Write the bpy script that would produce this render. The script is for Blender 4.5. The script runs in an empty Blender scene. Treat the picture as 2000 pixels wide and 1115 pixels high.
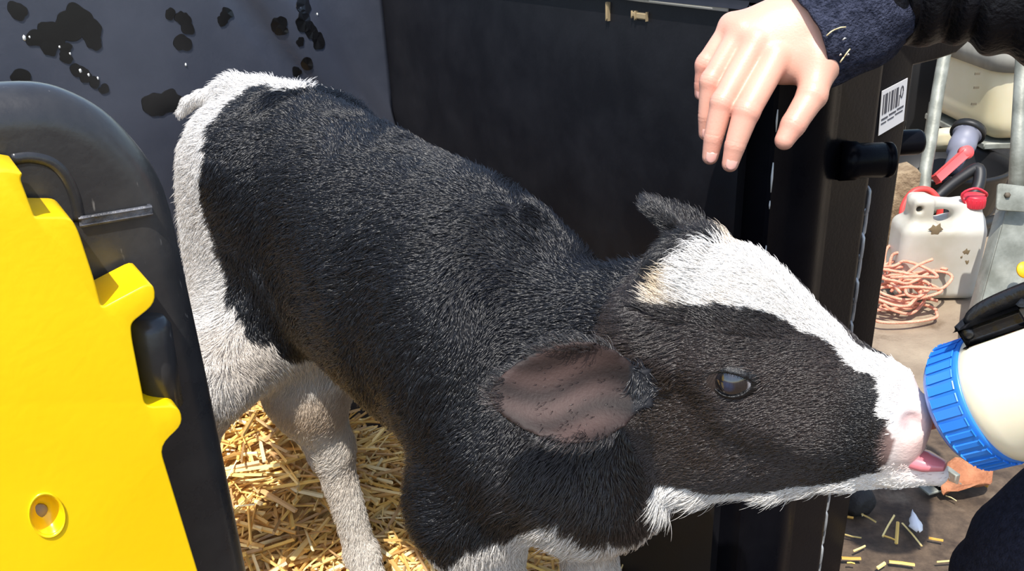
import bpy, bmesh, math, random
import numpy as np
from mathutils import Vector, Matrix

random.seed(7)
RNG = np.random.default_rng(7)
scene = bpy.context.scene
COL = scene.collection

# ------------------------------------------------------------------ camera
W, H, FPX = 2000, 1115, 1732.0
PITCH, ROLL = math.radians(24.0), math.radians(2.3)
CAM = np.array([0.0, 0.0, 1.09])
_F = np.array([0, math.cos(PITCH), -math.sin(PITCH)])
_U0 = np.array([0, math.sin(PITCH), math.cos(PITCH)])
_R0 = np.array([1.0, 0, 0])
_R = math.cos(ROLL) * _R0 - math.sin(ROLL) * _U0
_U = math.cos(ROLL) * _U0 + math.sin(ROLL) * _R0
cam_data = bpy.data.cameras.new('camera')
cam = bpy.data.objects.new('camera', cam_data)
COL.objects.link(cam)
cam_data.sensor_width = 36
cam_data.lens = FPX / W * 36
cam_data.clip_start = 0.01
m = Matrix.Identity(4)
for i in range(3):
    m[i][0], m[i][1], m[i][2], m[i][3] = _R[i], _U[i], -_F[i], CAM[i]
cam.matrix_world = m
scene.camera = cam

# ------------------------------------------------------------------ sky, sun, exposure
SUN_EL, SUN_AZ = math.radians(64), math.radians(-13)       # azimuth measured from behind the viewer, negative = from the left
sun_vec = Vector((math.sin(SUN_AZ) * math.cos(SUN_EL), -math.cos(SUN_AZ) * math.cos(SUN_EL), math.sin(SUN_EL)))
world = bpy.data.worlds.new('sky')
scene.world = world
world.use_nodes = True
nt = world.node_tree
bg = nt.nodes['Background']
sky = nt.nodes.new('ShaderNodeTexSky')
sky.sky_type = 'NISHITA'
sky.sun_disc = False
sky.sun_elevation = SUN_EL
sky.sun_rotation = math.atan2(sun_vec.x, sun_vec.y)
sky.air_density = 1.2
sky.dust_density = 1.5
nt.links.new(sky.outputs[0], bg.inputs[0])
bg.inputs[1].default_value = 0.20
sd = bpy.data.lights.new('sun', 'SUN')
sd.energy = 4.6
sd.angle = math.radians(0.6)
sd.color = (1.0, 0.96, 0.89)
so = bpy.data.objects.new('sun', sd)
COL.objects.link(so)
so.rotation_euler = (-sun_vec).to_track_quat('-Z', 'Y').to_euler()
so.location = (0, 0, 4)
scene.view_settings.view_transform = 'Standard'
scene.view_settings.look = 'None'
scene.view_settings.gamma = 1.0
scene.view_settings.use_curve_mapping = False
scene.view_settings.exposure = 0.38

# ------------------------------------------------------------------ helpers
def ray(px, py):
    return _F + (px - W / 2) / FPX * _R - (py - H / 2) / FPX * _U

def P(px, py, d):
    """world point seen at (px, py) at distance d along the view axis"""
    return CAM + d * ray(px, py)

def on_plane(px, py, p0, n):
    r = ray(px, py)
    t = np.dot(np.asarray(p0) - CAM, n) / np.dot(r, n)
    return CAM + t * r

def on_z(px, py, z):
    return on_plane(px, py, (0, 0, z), np.array([0, 0, 1.0]))

def nrm(v):
    v = np.asarray(v, float)
    return v / np.linalg.norm(v)

def empty(name, label, cat, loc=(0, 0, 0), group=None):
    o = bpy.data.objects.new(name, None)
    COL.objects.link(o)
    o.location = loc
    o.empty_display_size = 0.02
    tag(o, label, cat, group)
    bpy.context.view_layer.update()
    return o

def tag(o, label=None, cat=None, group=None, kind=None):
    if label: o['label'] = label
    if cat: o['category'] = cat
    if group: o['group'] = group
    if kind: o['kind'] = kind
    return o

def link(name, me, mat=None, parent=None, smooth=True):
    o = bpy.data.objects.new(name, me)
    COL.objects.link(o)
    if mat is not None and not me.materials:
        me.materials.append(mat)
    if smooth and isinstance(me, bpy.types.Mesh):
        me.polygons.foreach_set('use_smooth', [True] * len(me.polygons))
    if parent is not None:
        o.parent = parent
        o.matrix_parent_inverse = Matrix.LocRotScale(parent.location, parent.rotation_euler, None).inverted() if parent.parent is None else Matrix.Identity(4)
    return o

def mesh_np(name, V, Fc):
    me = bpy.data.meshes.new(name)
    me.from_pydata([tuple(map(float, v)) for v in V], [], [tuple(map(int, f)) for f in Fc])
    me.update()
    return me

def mesh_quads(name, V, Q):
    """fast build of an all-quad mesh from arrays"""
    me = bpy.data.meshes.new(name)
    n, q = len(V), len(Q)
    me.vertices.add(n)
    me.vertices.foreach_set('co', np.asarray(V, np.float32).ravel())
    me.loops.add(q * 4)
    me.loops.foreach_set('vertex_index', np.asarray(Q, np.int32).ravel())
    me.polygons.add(q)
    me.polygons.foreach_set('loop_start', np.arange(0, q * 4, 4, dtype=np.int32))
    me.polygons.foreach_set('use_smooth', np.ones(q, bool))
    me.update()
    me.validate()
    return me

def fix_normals(me):
    bm = bmesh.new(); bm.from_mesh(me)
    bmesh.ops.recalc_face_normals(bm, faces=bm.faces)
    bm.to_mesh(me); bm.free()

def bm_mesh(name, bm):
    me = bpy.data.meshes.new(name)
    bmesh.ops.recalc_face_normals(bm, faces=bm.faces)
    bm.to_mesh(me)
    bm.free()
    return me

def weighted(o, angle=40):
    me = o.data
    for p in me.polygons: p.use_smooth = True
    md = o.modifiers.new('edge', 'EDGE_SPLIT')
    md.split_angle = math.radians(angle)

def tube(name, pts, rad, mat, parent=None, seg=10, cap=True, flat=None):
    """round tube along points with a radius for each point"""
    pts = [np.asarray(p, float) for p in pts]
    n = len(pts)
    if not hasattr(rad, '__len__'): rad = [rad] * n
    V, Fc = [], []
    up = None
    for i in range(n):
        t = nrm(pts[min(i + 1, n - 1)] - pts[max(i - 1, 0)])
        if up is None:
            up = np.array([0, 0, 1.0]) if abs(t[2]) < .9 else np.array([1.0, 0, 0])
        s = nrm(np.cross(t, up)); up = nrm(np.cross(s, t))
        for k in range(seg):
            a = 2 * math.pi * k / seg
            c, d = math.cos(a), math.sin(a)
            if flat: d *= flat
            V.append(pts[i] + rad[i] * (c * s + d * up))
    for i in range(n - 1):
        for k in range(seg):
            k2 = (k + 1) % seg
            Fc.append((i * seg + k, i * seg + k2, (i + 1) * seg + k2, (i + 1) * seg + k))
    if cap:
        Fc.append(tuple(range(seg))[::-1]); Fc.append(tuple((n - 1) * seg + k for k in range(seg)))
    me = mesh_np(name, V, Fc)
    return link(name, me, mat, parent)

def spline(ctrl, n):
    """Catmull-Rom through rows of ctrl"""
    c = np.asarray(ctrl, float)
    c = np.vstack([2 * c[0] - c[1], c, 2 * c[-1] - c[-2]])
    out = []
    m_ = len(c) - 3
    for j in range(n):
        u = j / (n - 1) * m_
        i = min(int(u), m_ - 1); t = u - i
        p0, p1, p2, p3 = c[i], c[i + 1], c[i + 2], c[i + 3]
        out.append(.5 * (2 * p1 + (p2 - p0) * t + (2 * p0 - 5 * p1 + 4 * p2 - p3) * t * t + (3 * p1 - p0 - 3 * p2 + p3) * t ** 3))
    return np.array(out)

def lathe(name, prof, origin, axis, mat, parent=None, seg=32, up=None):
    """profile of (along, radius) turned about axis"""
    origin = np.asarray(origin, float); axis = nrm(axis)
    if up is None: up = np.array([0, 0, 1.0]) if abs(axis[2]) < .95 else np.array([0, 1.0, 0])
    s = nrm(np.cross(axis, up)); u = np.cross(s, axis)
    V, Fc = [], []
    for (a, r) in prof:
        for k in range(seg):
            t = 2 * math.pi * k / seg
            V.append(origin + axis * a + r * (math.cos(t) * s + math.sin(t) * u))
    n = len(prof)
    for i in range(n - 1):
        for k in range(seg):
            k2 = (k + 1) % seg
            Fc.append((i * seg + k, i * seg + k2, (i + 1) * seg + k2, (i + 1) * seg + k))
    Fc.append(tuple(range(seg))[::-1]); Fc.append(tuple((n - 1) * seg + k for k in range(seg)))
    me = mesh_np(name, V, Fc)
    fix_normals(me)
    return link(name, me, mat, parent)

def prism(name, poly, o, ex, ey, ez, depth, mat, parent=None, bevel=0.0, seg=3, holes=()):
    """polygon in the (ex, ey) plane, thickness along ez"""
    bm = bmesh.new()
    o, ex, ey, ez = map(lambda v: np.asarray(v, float), (o, ex, ey, ez))
    vs = [bm.verts.new(tuple(o + ex * a + ey * b)) for a, b in poly]
    f = bm.faces.new(vs)
    r = bmesh.ops.extrude_face_region(bm, geom=[f])
    ev = [g for g in r['geom'] if isinstance(g, bmesh.types.BMVert)]
    bmesh.ops.translate(bm, verts=ev, vec=Vector(tuple(ez * depth)))
    bmesh.ops.recalc_face_normals(bm, faces=bm.faces)
    if bevel:
        caps = [f for f in bm.faces if len(f.verts) == len(poly)]
        es = list({e for f in caps for e in f.edges})
        bmesh.ops.bevel(bm, geom=es, offset=bevel, segments=seg, profile=.5, affect='EDGES', clamp_overlap=True)
    bmesh.ops.triangulate(bm, faces=[f for f in bm.faces if len(f.verts) > 4])
    me = bm_mesh(name, bm)
    ob = link(name, me, mat, parent)
    weighted(ob, 50)
    return ob

def box_bm(bm, c, ex, ey, ez, hx, hy, hz, bevel=0, seg=2):
    c, ex, ey, ez = map(lambda v: np.asarray(v, float), (c, ex, ey, ez))
    r = bmesh.ops.create_cube(bm, size=2)
    for v in r['verts']:
        x, y, z = v.co
        v.co = Vector(tuple(c + ex * hx * x + ey * hy * y + ez * hz * z))
    if bevel:
        es = list({e for v in r['verts'] for e in v.link_edges})
        bmesh.ops.bevel(bm, geom=es, offset=bevel, segments=seg, profile=.5, affect='EDGES', clamp_overlap=True)

def box(name, c, ex, ey, ez, hx, hy, hz, mat, parent=None, bevel=0.003, seg=2):
    bm = bmesh.new()
    box_bm(bm, c, ex, ey, ez, hx, hy, hz, bevel, seg)
    ob = link(name, bm_mesh(name, bm), mat, parent)
    weighted(ob, 40)
    return ob

def round_poly(poly, r, n=5):
    """round the corners of a polygon; r may be a list"""
    out = []
    m_ = len(poly)
    for i in range(m_):
        p = np.array(poly[i], float)
        ri = r[i] if hasattr(r, '__len__') else r
        if ri <= 0: out.append(tuple(p)); continue
        a = np.array(poly[i - 1], float) - p; b = np.array(poly[(i + 1) % m_], float) - p
        la, lb = np.linalg.norm(a), np.linalg.norm(b)
        k = min(ri, la * .48, lb * .48)
        p1, p2 = p + a / la * k, p + b / lb * k
        for j in range(n + 1):
            t = j / n
            out.append(tuple((1 - t) ** 2 * p1 + 2 * t * (1 - t) * p + t * t * p2))
    return out

# ------------------------------------------------------------------ materials
def mat_new(name):
    mt = bpy.data.materials.new(name)
    mt.use_nodes = True
    return mt, mt.node_tree, mt.node_tree.nodes['Principled BSDF']

def rgb(*c):
    """sRGB 0-255 to linear"""
    return tuple(((x / 255) / 12.92 if x / 255 <= .04045 else ((x / 255 + .055) / 1.055) ** 2.4) for x in c) + (1,)

def plain(name, c, rough=.5, var=.0, scale=20, bump=0.0, bscale=60, c2=None, metal=0, sss=0, spec=.5, coat=0, detail=6, rvar=0, trans=0, t0=.35, t1=.65):
    mt, t, b = mat_new(name)
    b.inputs['Roughness'].default_value = rough
    b.inputs['Metallic'].default_value = metal
    b.inputs['Specular IOR Level'].default_value = spec
    b.inputs['Coat Weight'].default_value = coat
    b.inputs['Transmission Weight'].default_value = trans
    if sss:
        b.inputs['Subsurface Weight'].default_value = sss
        b.inputs['Subsurface Radius'].default_value = (.012, .005, .003)
        b.inputs['Subsurface Scale'].default_value = .5
    tc = t.nodes.new('ShaderNodeTexCoord')
    if c2 is not None:
        n = t.nodes.new('ShaderNodeTexNoise'); n.inputs['Scale'].default_value = scale; n.inputs['Detail'].default_value = detail
        t.links.new(tc.outputs['Object'], n.inputs['Vector'])
        r = t.nodes.new('ShaderNodeValToRGB')
        r.color_ramp.elements[0].color = c; r.color_ramp.elements[1].color = c2
        r.color_ramp.elements[0].position = t0; r.color_ramp.elements[1].position = t1
        t.links.new(n.outputs['Fac'], r.inputs['Fac']); t.links.new(r.outputs[0], b.inputs['Base Color'])
        if rvar:
            mr = t.nodes.new('ShaderNodeMapRange')
            mr.inputs['To Min'].default_value = rough - rvar; mr.inputs['To Max'].default_value = rough + rvar
            t.links.new(n.outputs['Fac'], mr.inputs['Value']); t.links.new(mr.outputs[0], b.inputs['Roughness'])
    else:
        b.inputs['Base Color'].default_value = c
    if bump:
        n2 = t.nodes.new('ShaderNodeTexNoise'); n2.inputs['Scale'].default_value = bscale; n2.inputs['Detail'].default_value = 8
        t.links.new(tc.outputs['Object'], n2.inputs['Vector'])
        bp = t.nodes.new('ShaderNodeBump'); bp.inputs['Strength'].default_value = bump; bp.inputs['Distance'].default_value = .01
        t.links.new(n2.outputs['Fac'], bp.inputs['Height']); t.links.new(bp.outputs[0], b.inputs['Normal'])
    return mt

def plastic_black(name, base, dirt, dirt_amt=.5, rough=.38, scratch=True, spec=.5):
    """moulded polyethylene: fine bump, dusty patches and pale scratches"""
    mt, t, b = mat_new(name)
    tc = t.nodes.new('ShaderNodeTexCoord')
    n = t.nodes.new('ShaderNodeTexNoise'); n.inputs['Scale'].default_value = 9; n.inputs['Detail'].default_value = 10; n.inputs['Roughness'].default_value = .65
    t.links.new(tc.outputs['Object'], n.inputs['Vector'])
    r = t.nodes.new('ShaderNodeValToRGB')
    r.color_ramp.elements[0].position = .42; r.color_ramp.elements[1].position = .8
    r.color_ramp.elements[0].color = base
    r.color_ramp.elements[1].color = tuple(base[i] + (dirt[i] - base[i]) * dirt_amt for i in range(3)) + (1,)
    t.links.new(n.outputs['Fac'], r.inputs['Fac'])
    b.inputs['Specular IOR Level'].default_value = spec
    last = r.outputs[0]
    if scratch:
        mp = t.nodes.new('ShaderNodeMapping'); mp.inputs['Scale'].default_value = (70, 70, 22)
        t.links.new(tc.outputs['Object'], mp.inputs['Vector'])
        v = t.nodes.new('ShaderNodeTexNoise'); v.inputs['Scale'].default_value = 2.2; v.inputs['Detail'].default_value = 3
        t.links.new(mp.outputs[0], v.inputs['Vector'])
        r2 = t.nodes.new('ShaderNodeValToRGB'); r2.color_ramp.elements[0].position = .70; r2.color_ramp.elements[1].position = .78
        t.links.new(v.outputs['Fac'], r2.inputs['Fac'])
        mx = t.nodes.new('ShaderNodeMix'); mx.data_type = 'RGBA'
        t.links.new(r2.outputs[0], mx.inputs[0]); t.links.new(last, mx.inputs[6])
        mx.inputs[7].default_value = (.16, .15, .14, 1)
        last = mx.outputs[2]
    t.links.new(last, b.inputs['Base Color'])
    mr = t.nodes.new('ShaderNodeMapRange'); mr.inputs['To Min'].default_value = rough - .1; mr.inputs['To Max'].default_value = rough + .25
    t.links.new(n.outputs['Fac'], mr.inputs['Value']); t.links.new(mr.outputs[0], b.inputs['Roughness'])
    n2 = t.nodes.new('ShaderNodeTexNoise'); n2.inputs['Scale'].default_value = 220; n2.inputs['Detail'].default_value = 4
    t.links.new(tc.outputs['Object'], n2.inputs['Vector'])
    bp = t.nodes.new('ShaderNodeBump'); bp.inputs['Strength'].default_value = .05; bp.inputs['Distance'].default_value = .004
    t.links.new(n2.outputs['Fac'], bp.inputs['Height']); t.links.new(bp.outputs[0], b.inputs['Normal'])
    return mt

def attr_mat(name, rough=.6, spec=.3, sss=0, bump=0, bscale=200):
    mt, t, b = mat_new(name)
    a = t.nodes.new('ShaderNodeAttribute'); a.attribute_name = 'col'
    t.links.new(a.outputs['Color'], b.inputs['Base Color'])
    b.inputs['Roughness'].default_value = rough
    b.inputs['Specular IOR Level'].default_value = spec
    if sss:
        b.inputs['Subsurface Weight'].default_value = sss
        b.inputs['Subsurface Radius'].default_value = (.010, .004, .0025)
        b.inputs['Subsurface Scale'].default_value = .5
    if bump:
        tc = t.nodes.new('ShaderNodeTexCoord')
        n2 = t.nodes.new('ShaderNodeTexNoise'); n2.inputs['Scale'].default_value = bscale; n2.inputs['Detail'].default_value = 6
        t.links.new(tc.outputs['Object'], n2.inputs['Vector'])
        bp = t.nodes.new('ShaderNodeBump'); bp.inputs['Strength'].default_value = bump; bp.inputs['Distance'].default_value = .003
        t.links.new(n2.outputs['Fac'], bp.inputs['Height']); t.links.new(bp.outputs[0], b.inputs['Normal'])
    return mt

def set_col(me, cols, domain='POINT'):
    a = me.attributes.new('col', 'FLOAT_COLOR', domain)
    c = np.ones((len(cols), 4), np.float32); c[:, :3] = cols
    a.data.foreach_set('color', c.ravel())

# ------------------------------------------------------------------ signed-distance sculpting
class Field:
    def __init__(self, lo, hi, h):
        self.lo = np.asarray(lo, float); self.h = h
        self.n = np.ceil((np.asarray(hi) - self.lo) / h).astype(int) + 1
        self.D = np.full(self.n, 1.0, np.float32)
    def block(self, lo, hi):
        a = np.clip(np.floor((np.asarray(lo) - self.lo) / self.h).astype(int), 0, self.n - 1)
        b = np.clip(np.ceil((np.asarray(hi) - self.lo) / self.h).astype(int) + 1, a + 1, self.n)
        g = [(self.lo[i] + self.h * np.arange(a[i], b[i])).astype(np.float32) for i in range(3)]
        return tuple(slice(a[i], b[i]) for i in range(3)), g[0][:, None, None], g[1][None, :, None], g[2][None, None, :]
    def put(self, lo, hi, fn, k, mode='add'):
        s, x, y, z = self.block(np.asarray(lo) - k - 3 * self.h, np.asarray(hi) + k + 3 * self.h)
        d = fn(x, y, z).astype(np.float32)
        D = self.D[s]
        if mode == 'add':
            hh = np.maximum(k - np.abs(D - d), 0) / max(k, 1e-6)
            self.D[s] = np.minimum(D, d) - hh * hh * k * .25
        else:
            d = -d
            hh = np.maximum(k - np.abs(D - d), 0) / max(k, 1e-6)
            self.D[s] = np.maximum(D, d) + hh * hh * k * .25
    def cone(self, a, b, ra, rb, k=.02, mode='add'):
        """capsule whose radius runs from ra to rb"""
        a = np.asarray(a, float); b = np.asarray(b, float)
        r = max(ra, rb); ab = b - a; L2 = float(ab @ ab) + 1e-12
        def fn(x, y, z):
            t = np.clip(((x - a[0]) * ab[0] + (y - a[1]) * ab[1] + (z - a[2]) * ab[2]) / L2, 0, 1)
            return np.sqrt((x - a[0] - t * ab[0]) ** 2 + (y - a[1] - t * ab[1]) ** 2 + (z - a[2] - t * ab[2]) ** 2) - (ra + (rb - ra) * t)
        self.put(np.minimum(a, b) - r, np.maximum(a, b) + r, fn, k, mode)
    def chain(self, pts, rad, k=.02):
        for i in range(len(pts) - 1):
            self.cone(pts[i], pts[i + 1], rad[i], rad[i + 1], k if i == 0 else min(k, .012))
    def ell(self, c, axes, r, k=.02, mode='add'):
        """ellipsoid, rows of axes are its unit directions"""
        c = np.asarray(c, float); A = np.asarray(axes, float); r = np.asarray(r, float)
        ext = np.sqrt(((A * r[:, None]) ** 2).sum(0))
        def fn(x, y, z):
            k0 = 0; k1 = 0
            for i in range(3):
                q = (x - c[0]) * A[i, 0] + (y - c[1]) * A[i, 1] + (z - c[2]) * A[i, 2]
                k0 = k0 + (q / r[i]) ** 2; k1 = k1 + (q / r[i] ** 2) ** 2
            k0 = np.sqrt(k0); k1 = np.sqrt(k1) + 1e-9
            return k0 * (k0 - 1) / k1
        self.put(c - ext, c + ext, fn, k, mode)
    def rbox(self, c, axes, hs, r, k=.01, mode='add'):
        c = np.asarray(c, float); A = np.asarray(axes, float); hs = np.asarray(hs, float)
        ext = (np.abs(A) * hs[:, None]).sum(0)
        def fn(x, y, z):
            o = 0; m_ = -9.
            for i in range(3):
                q = np.abs((x - c[0]) * A[i, 0] + (y - c[1]) * A[i, 1] + (z - c[2]) * A[i, 2]) - (hs[i] - r)
                o = o + np.maximum(q, 0) ** 2; m_ = np.maximum(m_, q)
            return np.sqrt(o) + np.minimum(m_, 0) - r
        self.put(c - ext, c + ext, fn, k, mode)
    def loft(self, st, frame, k=.02, p=2.0):
        """st rows: s, n_off, l_off, half_w, r_up, r_down along frame axis; frame = (origin, a, n, l); p = squareness"""
        o, a, n, l = [np.asarray(v, float) for v in frame]
        st = np.asarray(st, float)
        s0, s1 = st[0, 0], st[-1, 0]
        lo = np.full(3, 9.); hi = np.full(3, -9.)
        for r in st:
            for sn in (-1, 1):
                for sl in (-1, 1):
                    q = o + a * r[0] + n * (r[1] + (r[4] if sn > 0 else -r[5])) + l * (r[2] + sl * r[3])
                    lo = np.minimum(lo, q); hi = np.maximum(hi, q)
        cap0, cap1 = .6 * st[0, 3], .6 * st[-1, 3]
        lo -= max(cap0, cap1); hi += max(cap0, cap1)
        def fn(x, y, z):
            s = (x - o[0]) * a[0] + (y - o[1]) * a[1] + (z - o[2]) * a[2]
            qn = (x - o[0]) * n[0] + (y - o[1]) * n[1] + (z - o[2]) * n[2]
            ql = (x - o[0]) * l[0] + (y - o[1]) * l[1] + (z - o[2]) * l[2]
            sc = np.clip(s, s0, s1).astype(np.float32)
            f = lambda j: np.interp(sc, st[:, 0], st[:, j]).astype(np.float32)
            qn = qn - f(1); ql = ql - f(2)
            w, ru, rd = f(3), f(4), f(5)
            rn = np.where(qn > 0, ru, rd)
            e = np.where(s > s1, s - s1, np.where(s < s0, s0 - s, 0))
            ce = np.where(s > s1, cap1, cap0)
            k0 = (np.abs(qn / rn) ** p + np.abs(ql / w) ** p + (e / ce) ** 2) ** (1 / p)
            return (k0 - 1) * np.minimum(np.minimum(w, rn), np.where(e > 0, ce, 9)) 
        self.put(lo, hi, fn, k)
    def mesh(self, smooth=2):
        D, h = self.D, self.h
        s = D < 0
        nx, ny, nz = D.shape
        cnt = np.zeros((nx - 1, ny - 1, nz - 1), np.int8)
        for i in (0, 1):
            for j in (0, 1):
                for k in (0, 1):
                    cnt += s[i:nx - 1 + i, j:ny - 1 + j, k:nz - 1 + k]
        act = (cnt > 0) & (cnt < 8)
        I, J, K = np.nonzero(act)
        idx = np.full(act.shape, -1, np.int32); idx[I, J, K] = np.arange(len(I))
        acc = np.zeros((len(I), 3)); w = np.zeros(len(I))
        cor = [(i, j, k) for i in (0, 1) for j in (0, 1) for k in (0, 1)]
        for c0 in cor:
            for ax in range(3):
                if c0[ax]: continue
                c1 = list(c0); c1[ax] = 1
                d0 = D[I + c0[0], J + c0[1], K + c0[2]].astype(float); d1 = D[I + c1[0], J + c1[1], K + c1[2]].astype(float)
                x = (d0 < 0) != (d1 < 0)
                t = np.where(x, d0 / np.where(x, d0 - d1, 1), 0)
                p = np.tile(np.array(c0, float), (len(I), 1)); p[:, ax] = t
                acc += p * x[:, None]; w += x
        V = (np.stack([I, J, K], 1) + acc / w[:, None]) * h + self.lo
        Q = []
        for ax in range(3):
            sl0 = [slice(None)] * 3; sl1 = [slice(None)] * 3
            sl0[ax] = slice(0, -1); sl1[ax] = slice(1, None)
            a, b = s[tuple(sl0)], s[tuple(sl1)]
            e = a != b
            u, v = [(1, 2), (2, 0), (0, 1)][ax]
            g = np.array(np.nonzero(e)).T
            ok = (g[:, u] > 0) & (g[:, v] > 0) & (g[:, u] < D.shape[u] - 1) & (g[:, v] < D.shape[v] - 1)
            g = g[ok]
            def cell(du, dv):
                c = g.copy(); c[:, u] += du; c[:, v] += dv
                return idx[c[:, 0], c[:, 1], c[:, 2]]
            q = np.stack([cell(-1, -1), cell(0, -1), cell(0, 0), cell(-1, 0)], 1)
            flip = ~a[g[:, 0], g[:, 1], g[:, 2]]
            q[flip] = q[flip][:, ::-1]
            Q.append(q)
        Q = np.vstack(Q)
        Q = Q[(Q >= 0).all(1)]
        for _ in range(smooth):
            S = np.zeros_like(V); c = np.zeros(len(V))
            for a_, b_ in ((0, 1), (1, 2), (2, 3), (3, 0)):
                for i_, j_ in ((a_, b_), (b_, a_)):
                    c += np.bincount(Q[:, i_], minlength=len(V))
                    for d_ in range(3):
                        S[:, d_] += np.bincount(Q[:, i_], V[Q[:, j_], d_], minlength=len(V))
            V = V * .45 + .55 * S / np.maximum(c, 1)[:, None]
        return V, Q

def vnormals(V, Q):
    n = np.cross(V[Q[:, 2]] - V[Q[:, 0]], V[Q[:, 3]] - V[Q[:, 1]])
    N = np.zeros_like(V)
    for k in range(4):
        for d in range(3):
            N[:, d] += np.bincount(Q[:, k], n[:, d], minlength=len(V))
    return N / (np.linalg.norm(N, axis=1)[:, None] + 1e-12)

_wr = np.random.default_rng(3)
_WK = _wr.normal(size=(3, 14, 3)); _WP = _wr.uniform(0, 6.28, (3, 14))
def wav(p, f, ch=0):
    """smooth pseudo-noise in about -1..1"""
    return np.sin(p @ (_WK[ch] * f).T + _WP[ch]).sum(1) / 5.0

# ------------------------------------------------------------------ the pen's axes: front line through the post, e1 along the front, en towards the viewer
E1 = nrm([.825, .565, 0]); EN = np.array([E1[1], -E1[0], 0]); EZ = np.array([0, 0, 1.0])
A0 = np.array([.33, .98, 0])                    # foot of the post
PEN_TOP = .966
def pen(a, b, z):
    """a along the front from the post (positive to the right), b into the pen, z up"""
    return A0 + E1 * a - EN * b + EZ * z
def on_front(px, py, b=0.0):
    p = on_plane(px, py, pen(0, b, 0), EN)
    q = p - A0
    return float(q @ E1), float(q[2])
# ------------------------------------------------------------------ ground outside the pen and the bedding inside
def ground_mat():
    mt, t, b = mat_new('concrete_ground')
    tc = t.nodes.new('ShaderNodeTexCoord')
    def noise(s, d=8, r=.6):
        n = t.nodes.new('ShaderNodeTexNoise'); n.inputs['Scale'].default_value = s; n.inputs['Detail'].default_value = d; n.inputs['Roughness'].default_value = r
        t.links.new(tc.outputs['Object'], n.inputs['Vector']); return n
    def ramp(f, a, b_, p0, p1):
        r = t.nodes.new('ShaderNodeValToRGB'); r.color_ramp.elements[0].color = a; r.color_ramp.elements[1].color = b_
        r.color_ramp.elements[0].position = p0; r.color_ramp.elements[1].position = p1
        t.links.new(f, r.inputs['Fac']); return r.outputs[0]
    conc = ramp(noise(5).outputs['Fac'], rgb(132, 116, 97), rgb(160, 144, 122), .35, .65)
    dirt = ramp(noise(26, 10, .7).outputs['Fac'], rgb(62, 49, 38), rgb(106, 88, 70), .35, .68)
    # mud lies in front of the pen, its edge is ragged
    sep = t.nodes.new('ShaderNodeSeparateXYZ'); t.links.new(tc.outputs['Object'], sep.inputs[0])
    e = noise(3.5, 8, .65)
    ad = t.nodes.new('ShaderNodeMath'); ad.operation = 'MULTIPLY_ADD'; ad.inputs[1].default_value = 1.3; ad.inputs[2].default_value = -.65
    t.links.new(e.outputs['Fac'], ad.inputs[0])
    a2 = t.nodes.new('ShaderNodeMath'); a2.operation = 'ADD'
    t.links.new(ad.outputs[0], a2.inputs[0]); t.links.new(sep.outputs['Y'], a2.inputs[1])
    mr = t.nodes.new('ShaderNodeMapRange'); mr.inputs['From Min'].default_value = 1.50; mr.inputs['From Max'].default_value = 1.72
    mr.inputs['To Min'].default_value = 1; mr.inputs['To Max'].default_value = 0
    t.links.new(a2.outputs[0], mr.inputs['Value'])
    mx = t.nodes.new('ShaderNodeMix'); mx.data_type = 'RGBA'
    t.links.new(mr.outputs[0], mx.inputs[0]); t.links.new(conc, mx.inputs[6]); t.links.new(dirt, mx.inputs[7])
    # damp stains
    st = ramp(noise(2.3, 12, .72).outputs['Fac'], (1, 1, 1, 1), rgb(150, 132, 112), .56, .66)
    mu = t.nodes.new('ShaderNodeMix'); mu.data_type = 'RGBA'; mu.blend_type = 'MULTIPLY'; mu.inputs[0].default_value = .8
    t.links.new(mx.outputs[2], mu.inputs[6]); t.links.new(st, mu.inputs[7])
    t.links.new(mu.outputs[2], b.inputs['Base Color'])
    b.inputs['Roughness'].default_value = .85
    bp = t.nodes.new('ShaderNodeBump'); bp.inputs['Strength'].default_value = .5; bp.inputs['Distance'].default_value = .01
    t.links.new(noise(60, 12, .7).outputs['Fac'], bp.inputs['Height']); t.links.new(bp.outputs[0], b.inputs['Normal'])
    return mt

gx = np.concatenate([[-14, -9, -6, -4], np.linspace(-2.6, 3.4, 143), [5, 7, 10, 14]]); gy = np.concatenate([[-16, -11, -7, -4, -2.4], np.linspace(-1.2, 5.2, 153), [6.5, 9, 13]])
GX, GY = np.meshgrid(gx, gy, indexing='ij')
GP = np.stack([GX.ravel(), GY.ravel(), np.zeros(GX.size)], 1)
GP[:, 2] = .006 * wav(GP * np.array([1, 1, 0]), 5, 0) + .004 * wav(GP * np.array([1, 1, 0]), 19, 1) - .004
ii = np.arange(150)[:, None] * 161 + np.arange(160)[None, :]
GQ = np.stack([ii, ii + 161, ii + 162, ii + 1], -1).reshape(-1, 4)
floor = link('floor', mesh_quads('floor', GP, GQ), ground_mat())
tag(floor, 'tan concrete yard floor with muddy patch', None, None, 'structure')

# ------------------------------------------------------------------ pen walls of dark moulded plastic
M_WALL = plastic_black('dark_moulded_plastic', (.0050, .0050, .0070, 1), (.026, .026, .032, 1), .30, .42, False, .35)
M_WALLB = plastic_black('sky_sheen_plastic', (.040, .045, .062, 1), (.085, .09, .115, 1), .35, .36, False)  # bluer and paler than the side wall: sky sheen put into the colour
M_POST = plastic_black('black_post_plastic', (.0032, .0032, .0048, 1), (.020, .020, .024, 1), .20, .22, False, .06)
M_PALE = plain('pale_light_and_wear', rgb(205, 205, 200), .45)  # shared by the painted sunlit rim, painted glints, real scuffs and cuff flecks
M_WET = plain('wet_manure_splash', (.004, .0038, .004, 1), .30)

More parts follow.
